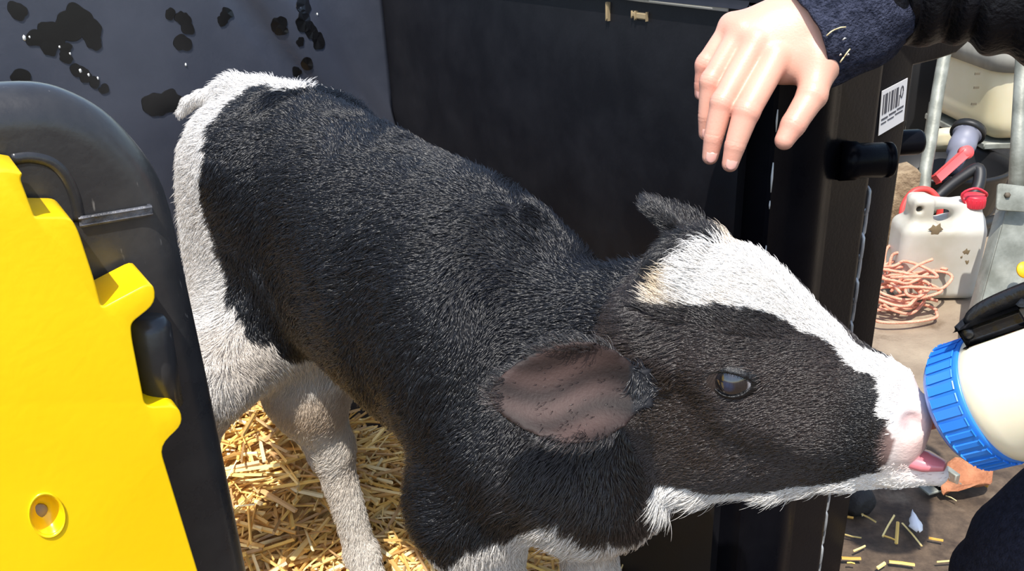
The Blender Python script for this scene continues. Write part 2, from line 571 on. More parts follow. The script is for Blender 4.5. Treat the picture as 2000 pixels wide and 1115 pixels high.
# right wall: runs from the post into the pen
RA = -.060
PD = .87                                                             # pen depth
wr = box('wall_right', pen(RA + .022, PD / 2 + .02, PEN_TOP / 2), -EN, E1, EZ, PD / 2 - .02, .022, PEN_TOP / 2, M_WALL, None, .008, 3)
tag(wr, 'dark plastic side wall of the calf pen', None, None, 'structure')
tr = tube('sunlit_rim_1', [pen(RA + .001, .06, PEN_TOP - .002), pen(RA + .001, .20, PEN_TOP - .001), pen(RA + .001, .27, PEN_TOP - .002)], [.0036, .0036, .0012], M_PALE, None, 8)  # pale strip added, sunlight on the wall's rim put into colour
tag(tr, 'pale strip painted in as the sunlit top edge of the side wall', None, None, 'structure')
# back wall with its moulded slanting rib
WB_L = 1.55
def back_h(u, z):
    """relief of the back wall: raised field left of a slanting shoulder"""
    edge = .012 + .60 * (z - .687)                                     # distance from the corner
    t = np.clip((u - edge) / .075 + .5, 0, 1); t = t * t * (3 - 2 * t)
    t2 = np.clip((u - edge - .085) / .03 + .5, 0, 1); t2 = t2 * t2 * (3 - 2 * t2)
    t3 = np.clip((u - edge - .125) / .03 + .5, 0, 1); t3 = t3 * t3 * (3 - 2 * t3)
    return .050 * t - .014 * t2 + .008 * t3 + .003 * np.sin(u * 9 + z * 4)
bu, bz = np.linspace(0, WB_L, 200), np.linspace(0, PEN_TOP + .02, 110)
BU, BZ = np.meshgrid(bu, bz, indexing='ij')
BH = back_h(BU, BZ)
BV = A0 + E1 * (RA - BU.ravel())[:, None] - EN * (PD - BH.ravel())[:, None] + EZ * BZ.ravel()[:, None]
ii = np.arange(199)[:, None] * 110 + np.arange(109)[None, :]
BQ = np.stack([ii, ii + 1, ii + 111, ii + 110], -1).reshape(-1, 4)
wb = link('wall_back', mesh_quads('wall_back', BV, BQ), M_WALLB)
sm = wb.modifiers.new('thick', 'SOLIDIFY'); sm.thickness = .05; sm.offset = -1
tag(wb, 'dark moulded plastic back wall of the pen with painted sky sheen', None, None, 'structure')
# dung splashes stuck to the back wall, each a ragged flat blob
def splash(px, py, blobs, seed):
    bm = bmesh.new()
    rr = np.random.default_rng(seed)
    for dx, dy, r in blobs:
        c = on_plane(px + dx, py + dy, pen(0, PD - .035, 0), EN)
        u0 = RA - float((c - A0) @ E1); z0 = float(c[2])
        n = 36
        t_ = np.arange(n) / n * 2 * math.pi
        q_ = 1.05 + sum(rr.uniform(.04, .26) / (j * .6 + .4) * np.sin(j * t_ + rr.uniform(0, 6.28)) for j in (1, 2, 3, 5, 7))
        def at(f, lift):
            out = []
            for k in range(n):
                a = 2 * math.pi * k / n
                u, z = u0 + math.cos(a) * r * q_[k] * f, z0 + math.sin(a) * r * q_[k] * f
                out.append(bm.verts.new(tuple(pen(RA - u, PD - float(back_h(np.array(u), np.array(z))) - lift, z))))
            return out
        top = bm.verts.new(tuple(pen(RA - u0, PD - float(back_h(np.array(u0), np.array(z0))) - .0015, z0)))
        v1, v0 = at(.95, .0014), at(1.0, -.002)
        for k in range(n):
            k2 = (k + 1) % n
            bm.faces.new((top, v1[k], v1[k2])); bm.faces.new((v1[k], v0[k], v0[k2], v1[k2]))
    link('wet_splash', bm_mesh('wet_splash', bm), M_WET, wb, smooth=False)
splash(95, 70, [(0, 0, .018), (35, -25, .02), (60, -38, .018), (80, -10, .017), (-30, 5, .012), (-5, 20, .012), (85, 10, .012), (30, 22, .008)], 1)
splash(150, 135, [(0, 0, .010), (15, 12, .009), (30, 22, .008), (-25, -25, .009), (48, 35, .007)], 2)
splash(590, 40, [(0, 0, .016), (-50, 5, .013), (-45, 18, .009), (15, 20, .014), (25, 35, .014), (10, -30, .017), (-10, 40, .007), (5, 85, .010), (-10, 100, .008)], 3)
splash(352, 60, [(0, -28, .011), (10, -10, .010), (0, 25, .013), (-25, -35, .008)], 4)
splash(35, 150, [(0, 0, .012), (0, -130, .012)], 5)
splash(440, 25, [(0, 0, .010), (-10, 15, .008)], 6)
splash(300, 205, [(0, 0, .020), (30, -10, .018)], 7)

for k_, (px, py, r_) in enumerate([(44, 72, .0045), (54, 70, .003), (112, 89, .003), (132, 102, .003), (152, 135, .005), (168, 143, .004), (186, 150, .003), (629, 30, .003), (357, 124, .003)]):
    c = on_plane(px, py, pen(0, PD - .03, 0), EN); u0 = RA - float((c - A0) @ E1)
    c = pen(RA - u0, PD - float(back_h(np.array(u0), np.array(c[2]))) - .0006, c[2])
    bm = bmesh.new(); bmesh.ops.create_icosphere(bm, subdivisions=1, radius=1)
    for v in bm.verts: v.co = Vector(tuple(c + E1 * v.co.x * r_ * .6 + EN * v.co.y * .0015 + EZ * v.co.z * r_))
    link('glint_fleck', bm_mesh('glint_fleck', bm), M_PALE, wb)  # pale flecks paint small glints on the back wall
M_CHIP = plain('dry_mud_chip', rgb(150, 132, 100), .9)
for (px, py, w_, h_) in [(1255, 31, .010, .004), (1242, 28, .004, .003), (1190, 22, .002, .010)]:
    c = on_plane(px, py, pen(RA, 0, 0), E1)
    box('mud_chip', c - E1 * .001, -EN, EZ, E1, w_, h_, .0022, M_CHIP, wr, .0015, 2)

# ------------------------------------------------------------------ straw bedding
STRAW_C = np.array([rgb(244, 216, 140)[:3], rgb(232, 192, 100)[:3], rgb(208, 160, 70)[:3], rgb(248, 228, 170)[:3], rgb(190, 150, 90)[:3], rgb(226, 186, 84)[:3]])
M_STRAW = attr_mat('straw', .45, .5)
M_BED = plain('trodden_bedding', rgb(170, 126, 70), .9, c2=rgb(236, 200, 130), scale=45, bump=.8, bscale=90, detail=10)
su, sv = np.linspace(-1.5, RA - .004, 90), np.linspace(.115, PD - .045, 70)
SU, SV = np.meshgrid(su, sv, indexing='ij')
SP = A0 + E1 * SU.ravel()[:, None] - EN * SV.ravel()[:, None]
def bed_z(p):
    q = p - A0
    u, v = q @ E1, -(q @ EN)
    t = np.clip((v - .46) / .36, 0, 1) * np.clip((-.16 - u) / .25, 0, 1)
    p2 = p * np.array([1, 1, 0])
    return .070 + .012 * wav(p2, 7, 2) + .006 * wav(p2, 25, 1) + .20 * t * t * (3 - 2 * t)
SP[:, 2] = bed_z(SP)
ii = np.arange(89)[:, None] * 70 + np.arange(69)[None, :]
bed = link('straw_bedding', mesh_quads('straw_bedding', SP, np.stack([ii, ii + 1, ii + 71, ii + 70], -1).reshape(-1, 4)[:, ::-1]), M_BED)
tag(bed, 'golden straw bedding spread across the pen floor', 'straw', None, 'stuff')
def straw_batch(C, D, L, Wd, col, bend):
    """C centres, D unit directions, L lengths, Wd half widths: bent four-sided stalks"""
    n = len(C)
    up = np.cross(D, RNG.normal(size=(n, 3))); up /= np.linalg.norm(up, axis=1)[:, None]
    sd_ = np.cross(D, up)
    V = np.zeros((n, 12, 3))
    for j, t in enumerate((-.5, 0, .5)):
        c = C + D * (L * t)[:, None] + (up * bend[:, None]) * (.25 - t * t)
        for k, (p, q) in enumerate(((1, 0), (0, .6), (-1, 0), (0, -.6))):
            V[:, j * 4 + k] = c + (sd_ * p + up * q) * Wd[:, None]
    f = []
    for j in range(2):
        for k in range(4):
            k2 = (k + 1) % 4
            f.append((j * 4 + k, j * 4 + k2, j * 4 + 4 + k2, j * 4 + 4 + k))
    f.append((3, 2, 1, 0)); f.append((8, 9, 10, 11))
    f = np.array(f)
    Q = (np.arange(n)[:, None, None] * 12 + f[None]).reshape(-1, 4)
    return V.reshape(-1, 3), Q, np.repeat(col, 12, 0)
N = 5600
uu, vv = RNG.uniform(-1.45, RA - .02, N), RNG.uniform(.13, PD - .06, N)
C = A0 + E1 * uu[:, None] - EN * vv[:, None]
zb = bed_z(C)
C[:, 2] = zb + .004 + .022 * RNG.random(N) ** 1.5
az = RNG.uniform(0, 2 * math.pi, N); el = RNG.normal(0, .16, N)
D = np.stack([np.cos(az) * np.cos(el), np.sin(az) * np.cos(el), np.sin(el)], 1)
L = RNG.uniform(.05, .22, N); Wd = RNG.uniform(.0014, .0046, N)
V, Q, c = straw_batch(C, D, L, Wd, STRAW_C[RNG.integers(0, 6, N)] * RNG.uniform(.85, 1.15, (N, 1)) * 1.02 + .08, RNG.normal(0, .02, N))
me = mesh_quads('straw_stalks', V, Q); me.polygons.foreach_set('use_smooth', np.zeros(len(me.polygons), bool)); set_col(me, c)
stalks = link('stalks', me, M_STRAW, bed, smooth=False); stalks['kind'] = 'stuff'

# ------------------------------------------------------------------ front gate at the left: black moulded frame with the yellow panel
def gate_xy(pts, b=0.0):
    return [on_front(px, py, b) for px, py in pts]
GB = -.0                                                              # front face of the gate lies in the front plane
gate = empty('pen_gate', 'yellow panelled pen gate in a black rounded frame beside the calf', 'gate', tuple(pen(-.9, .045, 0)))
M_YEL = plain('yellow_moulded_plastic', rgb(255, 205, 0), .32, c2=rgb(255, 210, 8), scale=6, bump=.03, bscale=150, coat=.15)
FB = .045                                                             # the frame's face lies behind the panel's
fr = gate_xy([(-20, 176), (80, 173), (150, 190), (225, 232), (290, 300), (330, 365), (352, 430)], FB)
ztop = fr[0][1]
right = [on_front(352, 430, FB), on_front(420, 740, FB), on_front(494, 1112, FB)]
ar = float(np.mean([r[0] for r in right]))
frame_poly = [(-1.30, .06), (-1.30, ztop)] + [tuple(q) for q in spline(np.array(fr), 26)] + [(ar, right[1][1]), (ar + .0, .06)]
M_FRAME = plastic_black('gate_frame_plastic', (.024, .024, .0260, 1), (.10, .095, .088, 1), .45, .22)
gf = prism('frame', frame_poly, A0 - EN * FB, E1, EZ, -EN, .062, M_FRAME, gate, .028, 8)
s0, s1 = on_front(158, 432, FB), on_front(292, 410, FB)
q0, q1 = pen(s0[0], FB, s0[1]), pen(s1[0], FB, s1[1])
box('moulded_step', (q0 + q1) / 2, nrm(q1 - q0), EN, np.cross(nrm(q1 - q0), EN), np.linalg.norm(q1 - q0) / 2, .0016, .0026, plain('ridge_highlight_black', (.05, .05, .055, 1), .4, c2=(.15, .15, .165, 1), scale=90, bump=.3, bscale=200), gate, .0018, 3)  # paler grey paints the highlight along the moulded ridge
# raised corner moulding inside the frame
cm = [on_front(px, py, FB) for px, py in [(24, 312), (60, 308), (100, 318), (128, 345), (146, 385), (155, 432)]]
tube('moulded_curve', list(spline(np.array([pen(a_, FB + .0035, z_) for a_, z_ in cm]), 24)), .0055, M_FRAME, gate, 10)
# yellow panel: one thick stepped slab with the three lugs in its outline
top_b, fb_ = .030, -.014
def tb(px, py): return on_front(px, py, top_b)
def fb(px, py): return on_front(px, py, fb_)
yp = [(-1.25, tb(-40, 300)[1]), tb(-10, 303), (tb(24, 309)[0], tb(24, 309)[1]), fb(40, 350), fb(68, 424), (fb(80, 424)[0], fb(80, 424)[1]), fb(138, 424), fb(153, 450), fb(184, 545), fb(198, 602),
      fb(250, 574), (fb(300, 548)), fb(306, 592), fb(256, 632), fb(258, 660), fb(284, 795), fb(350, 792), fb(359, 828), fb(312, 872), (fb(352, 1130)[0] + .04, .10), (-1.25, .10)]
yel = prism('yellow_panel', round_poly(yp, [0, .004, .010, .006, .008, .004, .010, .006, .01, .004, .01, .012, .014, .004, .006, .006, .008, .014, .010, .01, 0], 4), A0 - EN * fb_, E1, EZ, -EN, .052, M_YEL, gate, .0055, 4)
# dark barrel between the two lower lugs
b0 = on_front(290, 622, .016); b1 = on_front(318, 790, .016)
tube('hinge_barrel', [pen(b0[0], .016, b0[1]), pen(b0[0] * .9 + b1[0] * .1, .016, b0[1] * .9 + b1[1] * .1), pen((b0[0] + b1[0]) / 2, .016, (b0[1] + b1[1]) / 2), pen(b1[0], .016, b1[1])], [.011, .0150, .0150, .0150], M_FRAME, gate, 24)
# round dimple: a rim and dish standing in a hole that is cut right into the panel
dc = on_front(92, 1006, -.014)
dim_o = pen(dc[0], -.014, dc[1])
def oval(o):
    for v in o.data.vertices:
        q = np.array(v.co[:]) - dim_o
        k = float(q @ E1)
        v.co = Vector(tuple(np.array(v.co[:]) - E1 * k * .40))
    return o
cut = lathe('dimple_cutter', [(-.03, .0165), (.03, .0165)], pen(dc[0], -.014, dc[1]), EN, None, None, 32)
oval(cut)
bo = yel.modifiers.new('hole', 'BOOLEAN'); bo.operation = 'DIFFERENCE'; bo.object = cut; bo.solver = 'EXACT'
dg = bpy.context.evaluated_depsgraph_get()
nm = bpy.data.meshes.new_from_object(yel.evaluated_get(dg)); yel.modifiers.clear(); yel.data = nm
weighted(yel, 40)
bpy.data.objects.remove(cut)
oval(lathe('dimple', [(-.013, .0005), (-.0125, .006), (-.010, .011), (-.004, .0148), (.0, .0168), (.0012, .0178), (.0012, .0188), (-.002, .0190), (-.016, .017), (-.017, .0005)], pen(dc[0], -.014, dc[1]), EN, M_YEL, gate, 32))
lathe('dimple_plug', [(-.0124, .006), (-.011, .0055), (-.0105, .0005)], pen(dc[0] - .004, -.014, dc[1] - .002), EN, plain('dull_plug', rgb(150, 132, 110), .5), gate, 16)

# ------------------------------------------------------------------ post of the opening at the right
post = empty('gate_post', 'tall black plastic pen post with a latch knob and white sticker', 'post', tuple(pen(0, 0, 0)))
fa = [on_front(1505, 400)[0], on_front(1702, 400)[0], on_front(1762, 330, .03)[0]]
w_ = fa[1] - fa[0]
sec = [(fa[0], .075), (fa[0], .004), (fa[0] + .003, .0)]
sec += [(fa[0] + w_ * (.14 + .44 * t), -.012 * math.sin(math.pi * t) ** 1.2) for t in np.linspace(0, 1, 13)]
sec += [(fa[1] - .014, .0), (fa[1] - .004, .003), (fa[1], .012), (fa[1], .075)]
bm = bmesh.new()
lo = [bm.verts.new(tuple(pen(a_, b_, 0))) for a_, b_ in sec]; hi = [bm.verts.new(tuple(pen(a_, b_ + .004, PEN_TOP))) for a_, b_ in sec]
for k in range(len(sec)): bm.faces.new((lo[k], lo[(k + 1) % len(sec)], hi[(k + 1) % len(sec)], hi[k]))
bm.faces.new(lo); bm.faces.new(hi)
pf = link('post_body', bm_mesh('post_body', bm), M_POST, post); weighted(pf, 35)
# outer flange, set back, flaring out to the right at its top
fl_px = [(1735, 330), (1735, 160), (1722, 172)]
t0 = [on_front(px, py, .035) for px, py in [(1722, 200), (1726, 168), (1742, 142), (1775, 130), (1825, 118), (1868, 104), (1890, 84)]]
fo = fa[2]
fl = [(fa[1] - .03, 0), (fo, 0), (fo, t0[0][1] - .05)] + [(max(a, fo), z) for a, z in t0] + [(t0[-1][0], PEN_TOP + .0), (fa[1] - .03, PEN_TOP)]
prism('outer_flange', fl, A0 - EN * .035, E1, EZ, -EN, .04, M_POST, post, .006, 3)
# seam bead at the left edge of the post
tube('seam', [pen(fa[0] + .003, -.001, z) for z in np.linspace(.45, PEN_TOP - .1, 8)], .0016, M_PALE, post, 6) if 0 else None
for z0_, z1_, r_ in [(.86, .835, .0012), (.80, .765, .0014), (.755, .745, .001), (.70, .66, .0013), (.63, .62, .001)]:
    tube('scuff', [pen(fa[0] + .0012, .0022, z0_), pen(fa[0] + .0008, .0020, (z0_ + z1_) / 2), pen(fa[0] + .0014, .0022, z1_)], [r_ * .5, r_, r_ * .4], M_PALE, post, 6)
# round latch knob
kc = P(1652, 314, .925); kax = nrm(E1 * .80 + EN * .60)
kb = on_plane(1660, 314, pen(0, -.004, 0), EN)
lathe('latch_knob', [(-.012, .024), (.006, .0235), (.010, .0212), (.038, .0212), (.0385, .0200), (.042, .0200), (.0425, .0212), (.048, .0212), (.050, .0195), (.0502, .015), (.0485, .014), (.0483, .0005)], kb, kax, M_POST, post, 36)
lathe('knob_washer', [(0, .024), (.004, .024), (.004, .006)], kb + kax * .044 - EN * .006 + E1 * .003, kax, plain('grey_washer', rgb(150, 150, 150), .4), post, 28) if 0 else None
# sticker with bar code and text lines
skc = [on_plane(px, py, pen(0, .034, 0), EN) for px, py in [(1722, 178), (1772, 152), (1764, 236), (1715, 265)]]
M_STK = plain('white_sticker', rgb(215, 213, 214), .5)
M_INK = plain('grey_ink', rgb(70, 70, 78), .5)
def quad(name, a, b, c, d, mat, parent, th=.0006):
    bm = bmesh.new()
    n = nrm(np.cross(b - a, d - a)); n = n if n @ EN > 0 else -n
    lo = [bm.verts.new(tuple(p)) for p in (a, b, c, d)]; hi = [bm.verts.new(tuple(p + n * th)) for p in (a, b, c, d)]
    bm.faces.new(lo); bm.faces.new(hi)
    for k in range(4): bm.faces.new((lo[k], lo[(k + 1) % 4], hi[(k + 1) % 4], hi[k]))
    return link(name, bm_mesh(name, bm), mat, parent, smooth=False)
stk = quad('sticker', *skc, M_STK, post, .0008)
def sp_(u, v):
    return (skc[0] * (1 - u) + skc[1] * u) * (1 - v) + (skc[3] * (1 - u) + skc[2] * u) * v + EN * .001
for u0, u1, v0, v1 in [(.06, .10, .10, .55), (.14, .24, .10, .55), (.29, .33, .10, .55), (.38, .46, .10, .55), (.50, .53, .10, .55), (.57, .66, .10, .55), (.70, .73, .30, .55),
                       (.05, .30, .64, .68), (.35, .62, .62, .66), (.66, .92, .60, .64), (.05, .25, .74, .77), (.30, .55, .73, .76), (.6, .9, .70, .73)]:
    quad('printed_bar', sp_(u0, v0), sp_(u1, v0), sp_(u1, v1), sp_(u0, v1), M_INK, stk, .0003)
ringp = [sp_(.80 + .05 * math.cos(a), .25 + .13 * math.sin(a)) for a in np.linspace(0, 2 * math.pi, 15)]
tube('printed_ring', ringp, .0008, M_INK, stk, 6)
# chain hanging in the groove beside the post
chain = empty('chain', 'small steel chain hanging down the side of the black post', 'chain', tuple(pen(fa[1] + .003, .02, PEN_TOP - .1)))
M_STEEL = plain('galvanised_steel', rgb(190, 192, 194), .38, metal=.4, c2=rgb(150, 152, 154), scale=30)
cz = np.linspace(on_front(1712, 372)[1], .05, 22)
for i in range(len(cz) - 1):
    c0 = pen(fa[1] + .005, .014, (cz[i] + cz[i + 1]) / 2)
    hl_ = (cz[i] - cz[i + 1]) / 2 + .0026
    sx = nrm(E1 * .62 + EN * .2 - EN * 0) * .8 if i % 2 else nrm(-EN + E1 * .25)
    pts = []
    for k in range(17):
        a = 2 * math.pi * k / 16
        pts.append(c0 + sx * .0078 * math.cos(a) + EZ * (math.copysign(1, math.sin(a)) * (hl_ - .0078) * (1 if abs(math.sin(a)) > .01 else 0) + .0078 * math.sin(a)))
    tube('chain_link', pts, .0025, M_STEEL, chain, 6, cap=False)
# ------------------------------------------------------------------ the calf
HX = nrm([.67, -.74, 0]); HY = np.array([-HX[1], HX[0], 0])          # heading, its left side
CO = np.array([0.0, .837, .09])                                      # under the withers, on the straw
def calf_pt(x, y, z):
    return CO + HX * x + HY * y + EZ * z
def calf_local(p):
    q = p - CO
    return np.stack([q @ HX, q @ HY, q @ EZ], 1)

# head frame: origin between the eyes, a to the muzzle, n up out of the forehead, l to the calf's left
HO = P(1466, 652, .765)
ha = nrm(P(1776, 752, .70) - HO)
_n0 = nrm(EZ - ha * (ha @ EZ)); _l0 = np.cross(_n0, ha)
HROLL = math.radians(8)
hn = _n0 * math.cos(HROLL) - _l0 * math.sin(HROLL)
hl = np.cross(hn, ha)
def head_pt(s, n, l):
    return HO + ha * s + hn * n + hl * l
def head_local(p):
    q = p - HO
    return np.stack([q @ ha, q @ hn, q @ hl], 1)

fld = Field((-.62, .5, .06), (.42, 1.5, .93), .003)
# trunk: x, z_off, y_off, half width, up, down
trunk = [(-.64, .64, 0, .045, .07, .12), (-.60, .63, 0, .084, .112, .17), (-.51, .62, 0, .108, .150, .18), (-.41, .61, 0, .114, .172, .17),
         (-.29, .590, 0, .117, .166, .16), (-.16, .57, 0, .124, .166, .165), (-.07, .562, 0, .118, .166, .165),
         (-.01, .56, 0, .108, .150, .163), (.03, .555, 0, .100, .118, .160), (.08, .53, 0, .086, .08, .125), (.12, .52, 0, .065, .05, .09)]
fld.loft(trunk, (CO, HX, EZ, HY), k=.02, p=2.2)
# hips, pin bones, shoulders, ribs
for sy in (-1, 1):
    fld.ell(calf_pt(-.44, sy * .075, .69), (HX, HY, EZ), (.06, .035, .035), .06)
    fld.ell(calf_pt(-.47, sy * .075, .56), (nrm(HX * .4 + EZ), HY, nrm(HX - EZ * .4)), (.17, .055, .10), .05)      # thigh
    fld.ell(calf_pt(.0, sy * .082, .52), (nrm(EZ - HX * .25), HY, nrm(HX + EZ * .25)), (.125, .045, .07), .05)   # shoulder
    fld.cone(calf_pt(.07, sy * .07, .49), calf_pt(.0, sy * .085, .40), .06, .05, .04)
# neck to the poll
nk0, nk1 = calf_pt(-.01, 0, .555), head_pt(-.090, -.045, 0)
nkm = (nk0 + nk1) / 2 + EZ * -.035
for i in range(6):
    t = i / 5
    c = (1 - t) ** 2 * nk0 + 2 * t * (1 - t) * nkm + t * t * nk1
    ax = nrm(nk1 - nk0); lt = nrm(np.cross(EZ, ax)); up = np.cross(ax, lt)
    fld.ell(c, (ax, lt, up), (.07, .086 - .026 * t, .115 - .045 * t), .03)
fld.cone(calf_pt(.11, 0, .49), head_pt(-.08, -.10, 0), .085, .050, .06)      # throat and brisket line
fld.ell(calf_pt(.12, 0, .46), (HX, HY, EZ), (.06, .075, .08), .05)
# legs: chains of joints
def leg(front, sy, hoof, fet, kn, up_, r):
    fld.chain([up_, kn], [r[0], r[1]], .05)
    fld.ell(kn, (HX, HY, EZ), (r[1] * 1.12, r[1] * .95, r[1] * 1.3), .02)
    fld.chain([kn, fet], [r[1] * .86, r[2]], .015)
    fld.ell(fet, (HX, HY, EZ), (r[2] * 1.25, r[2] * 1.1, r[2] * 1.2), .012)
    fld.chain([fet, hoof], [r[2], r[2] * 1.05], .012)
LEGS = []
for sy in (-1, 1):
    kn = calf_pt(.045, sy * .07, .235); fet = calf_pt(.04, sy * .07, .075); hf = calf_pt(.065, sy * .07, .035)
    leg(True, sy, hf, fet, kn, calf_pt(.01, sy * .085, .40), (.052, .029, .021)); LEGS.append(hf)
# right hind, hidden low down behind the front panel
kn = P(372, 880, 1.24); fet = P(415, 1080, 1.27); hf = P(430, 1118, 1.26); hf[2] = .12
fld.chain([calf_pt(-.43, -.09, .46), P(400, 740, 1.16)], [.085, .05], .05)
leg(False, -1, hf, fet, kn, P(400, 740, 1.16), (.048, .031, .021)); LEGS.append(hf)
# left hind, seen between belly and panel
kn = P(645, 872, 1.34); fet = P(706, 1080, 1.385); hf = P(722, 1118, 1.37); hf[2] = .12
fld.chain([calf_pt(-.40, .06, .47), P(598, 770, 1.29)], [.085, .046], .05)
leg(False, 1, hf, fet, kn, P(598, 770, 1.29), (.046, .031, .021)); LEGS.append(hf)
# head
hf_ = (HO, ha, hn, hl)
skull = [(-.110, -.030, 0, .040, .030, .080), (-.085, -.028, 0, .052, .060, .110), (-.05, -.024, 0, .059, .093, .146), (-.015, -.026, 0, .061, .100, .150),
         (.015, -.030, 0, .056, .091, .138), (.05, -.036, 0, .047, .072, .108), (.085, -.038, 0, .039, .054, .068),
         (.113, -.038, 0, .037, .047, .050), (.128, -.040, 0, .037, .043, .043), (.138, -.042, 0, .028, .034, .036)]
fld.loft(skull, hf_, k=.02, p=2.3)
EYE_N, EYE_S, EYE_L = -.024, -.010, .0545
for sl in (-1, 1):
    fld.ell(head_pt(EYE_S - .002, EYE_N + .014, sl * .044), (ha, hn, hl), (.032, .024, .019), .022)          # brow and eyeball bulge
    fld.ell(head_pt(-.045, -.105, sl * .032), (ha, hn, hl), (.055, .060, .026), .03)          # cheek
    fld.cone(head_pt(.010, -.045, sl * .046), head_pt(.075, -.052, sl * .030), .011, .010, .03)   # facial crest
    fld.ell(head_pt(-.075, .0, sl * .045), (ha, hn, hl), (.028, .030, .025), .03)             # ear base
fld.ell(head_pt(-.060, .045, 0), (ha, hn, hl), (.03, .028, .03), .03)                        # poll
# lower jaw
fld.chain([head_pt(-.075, -.150, -.005), head_pt(-.03, -.152, 0), head_pt(.03, -.137, 0), head_pt(.10, -.100, 0), head_pt(.140, -.082, 0), head_pt(.166, -.078, 0)], [.034, .030, .024, .019, .015, .011], .02)
fld.ell(head_pt(.06, -.085, 0), (ha, hn, hl), (.08, .030, .026), .02)
# nostrils and mouth slit
for sl in (-1, 1):
    fld.ell(head_pt(.143, -.021, sl * .0205), (nrm(ha * .6 - hn * .5), nrm(hn * .6 + ha * .5), hl), (.010, .0055, .010), .006, 'sub')
# ears: cupped leaves
def ear(base, d, face, length, width, cup, th=.0045):
    d = nrm(d); face = nrm(face - d * (face @ d)); v = np.cross(face, d)
    base = np.asarray(base)
    tip = base + d * length
    def fn(x, y, z):
        u = ((x - base[0]) * d[0] + (y - base[1]) * d[1] + (z - base[2]) * d[2]) / length
        a = (x - base[0]) * v[0] + (y - base[1]) * v[1] + (z - base[2]) * v[2]
        w = (x - base[0]) * face[0] + (y - base[1]) * face[1] + (z - base[2]) * face[2]
        uc = np.clip(u, 0, 1)
        hw = width * np.power(np.clip(np.sin(np.pi * np.clip(uc * .93 + .07, 0, 1)), 0, 1), .62) * (1 - .12 * uc)
        bend = cup * (a / width) ** 2 * (1 - .35 * uc)
        e = np.maximum(np.abs(a) - hw, np.maximum(u - 1, -u - .1) * length)
        return np.maximum(np.abs(w - bend) - th * (1.25 - .5 * uc), e * .8)
    r = np.array([width + abs(cup) + .01] * 3)
    fld.put(np.minimum(base, tip) - r, np.maximum(base, tip) + r, fn, .008)
EAR_N = P(1243, 760, .715)
EAR_N_DIR = P(953, 775, .70) - EAR_N
EAR_N_FACE = nrm(-_F + _U * .15 + _R * .1)
ear(EAR_N, EAR_N_DIR, EAR_N_FACE, np.linalg.norm(EAR_N_DIR), .042, .027)
EAR_F = P(1362, 480, .845)
EAR_F_DIR = P(1262, 388, .89) - EAR_F
EAR_F_FACE = nrm(ha * 1.0 - _F * .4 + _U * .2)
ear(EAR_F, EAR_F_DIR, EAR_F_FACE, np.linalg.norm(EAR_F_DIR), .032, .014)
# tail
tl = [calf_pt(-.50, 0, .745), P(455, 182, 1.20), P(422, 184, 1.22), P(392, 190, 1.23), P(368, 200, 1.24), P(352, 222, 1.25)]
fld.chain(tl, [.032, .018, .010, .007, .006, .006], .02)
CV, CQ = fld.mesh(3)
CN = vnormals(CV, CQ)
# ------------------------------------------------------------------ coat pattern, in the calf's own axes
BLAZE = np.array([(-.045, .032), (-.038, .005), (-.050, -.020), (-.073, -.040), (-.066, -.054), (-.041, -.049), (-.017, -.044), (.013, -.033), (.044, -.019), (.077, -.012),
                  (.105, -.017), (.120, -.028), (.17, -.06), (.17, .06), (.122, .030), (.105, .010), (.075, .006), (.045, .018), (.0, .036)])
def inpoly(u, v, poly):
    r = np.zeros(len(u), bool)
    j = len(poly) - 1
    for i in range(len(poly)):
        (xi, yi), (xj, yj) = poly[i], poly[j]
        with np.errstate(divide='ignore', invalid='ignore'):
            r ^= ((yi > v) != (yj > v)) & (u < (xj - xi) * (v - yi) / (yj - yi + 1e-12) + xi)
        j = i
    return r
def ear_coord(p, base, d, face):
    L_ = np.linalg.norm(d); d = d / L_; f = nrm(face - d * (face @ d)); v = np.cross(f, d)
    q = p - base
    return (q @ d) / L_, q @ v, q @ f
def regions(p):
    h = head_local(p)
    head = (h[:, 0] > -.105) & (np.abs(h[:, 2]) < .078) & (h[:, 1] > -.185)
    t, v, w = ear_coord(p, EAR_N, EAR_N_DIR, EAR_N_FACE)
    e1 = (t > .05) & (t < 1.08) & (np.abs(v) < .050) & (np.abs(w - .012) < .026)
    t2, v2, w2 = ear_coord(p, EAR_F, EAR_F_DIR, EAR_F_FACE)
    e2 = (t2 > .08) & (t2 < 1.15) & (np.abs(v2) < .045) & (np.abs(w2) < .03)
    return h, head & ~e1 & ~e2, e1, e2, (t, v, w), (t2, v2, w2)
def coat_white(p, reg=None):
    """1 where the coat is white"""
    h, head, e1, e2, _, _ = reg or regions(p)
    c = calf_local(p)
    jit = .004 * wav(p, 55, 0) + .003 * wav(p, 130, 1)
    x, y, z = c[:, 0] + jit, c[:, 1], c[:, 2] + jit
    s, n, l = h[:, 0] + jit * .8, h[:, 1] + jit * .5, h[:, 2] + jit * .8
    hw = inpoly(s, l, BLAZE) & (n > -.012)
    hw |= s > np.interp(n, [-.10, -.075, -.036, -.005], [.130, .132, .134, .128])
    hw |= (n < np.interp(s, [-.06, -.042, -.005, .04, .084, .122, .15], [-.148, -.150, -.160, -.146, -.116, -.080, -.06])) & (s > -.050)
    xr = np.interp(z, [.30, .38, .454, .50, .55, .615, .66, .707, .749, .772], [-.24, -.30, -.345, -.366, -.403, -.415, -.424, -.416, -.432, -.465])
    bw = x < xr
    bw |= (z > .755) & (x < -.395) & (y > -.012) & (y < .03)
    bw |= (z < np.interp(x, [-.40, -.35, -.22, -.10, -.02, .03, .06, .093, .133, .150, .162, .18, .20], [.46, .450, .425, .412, .37, .36, .400, .418, .452, .463, .452, .428, .40]))
    return np.where(head, hw, bw & ~e1 & ~e2)
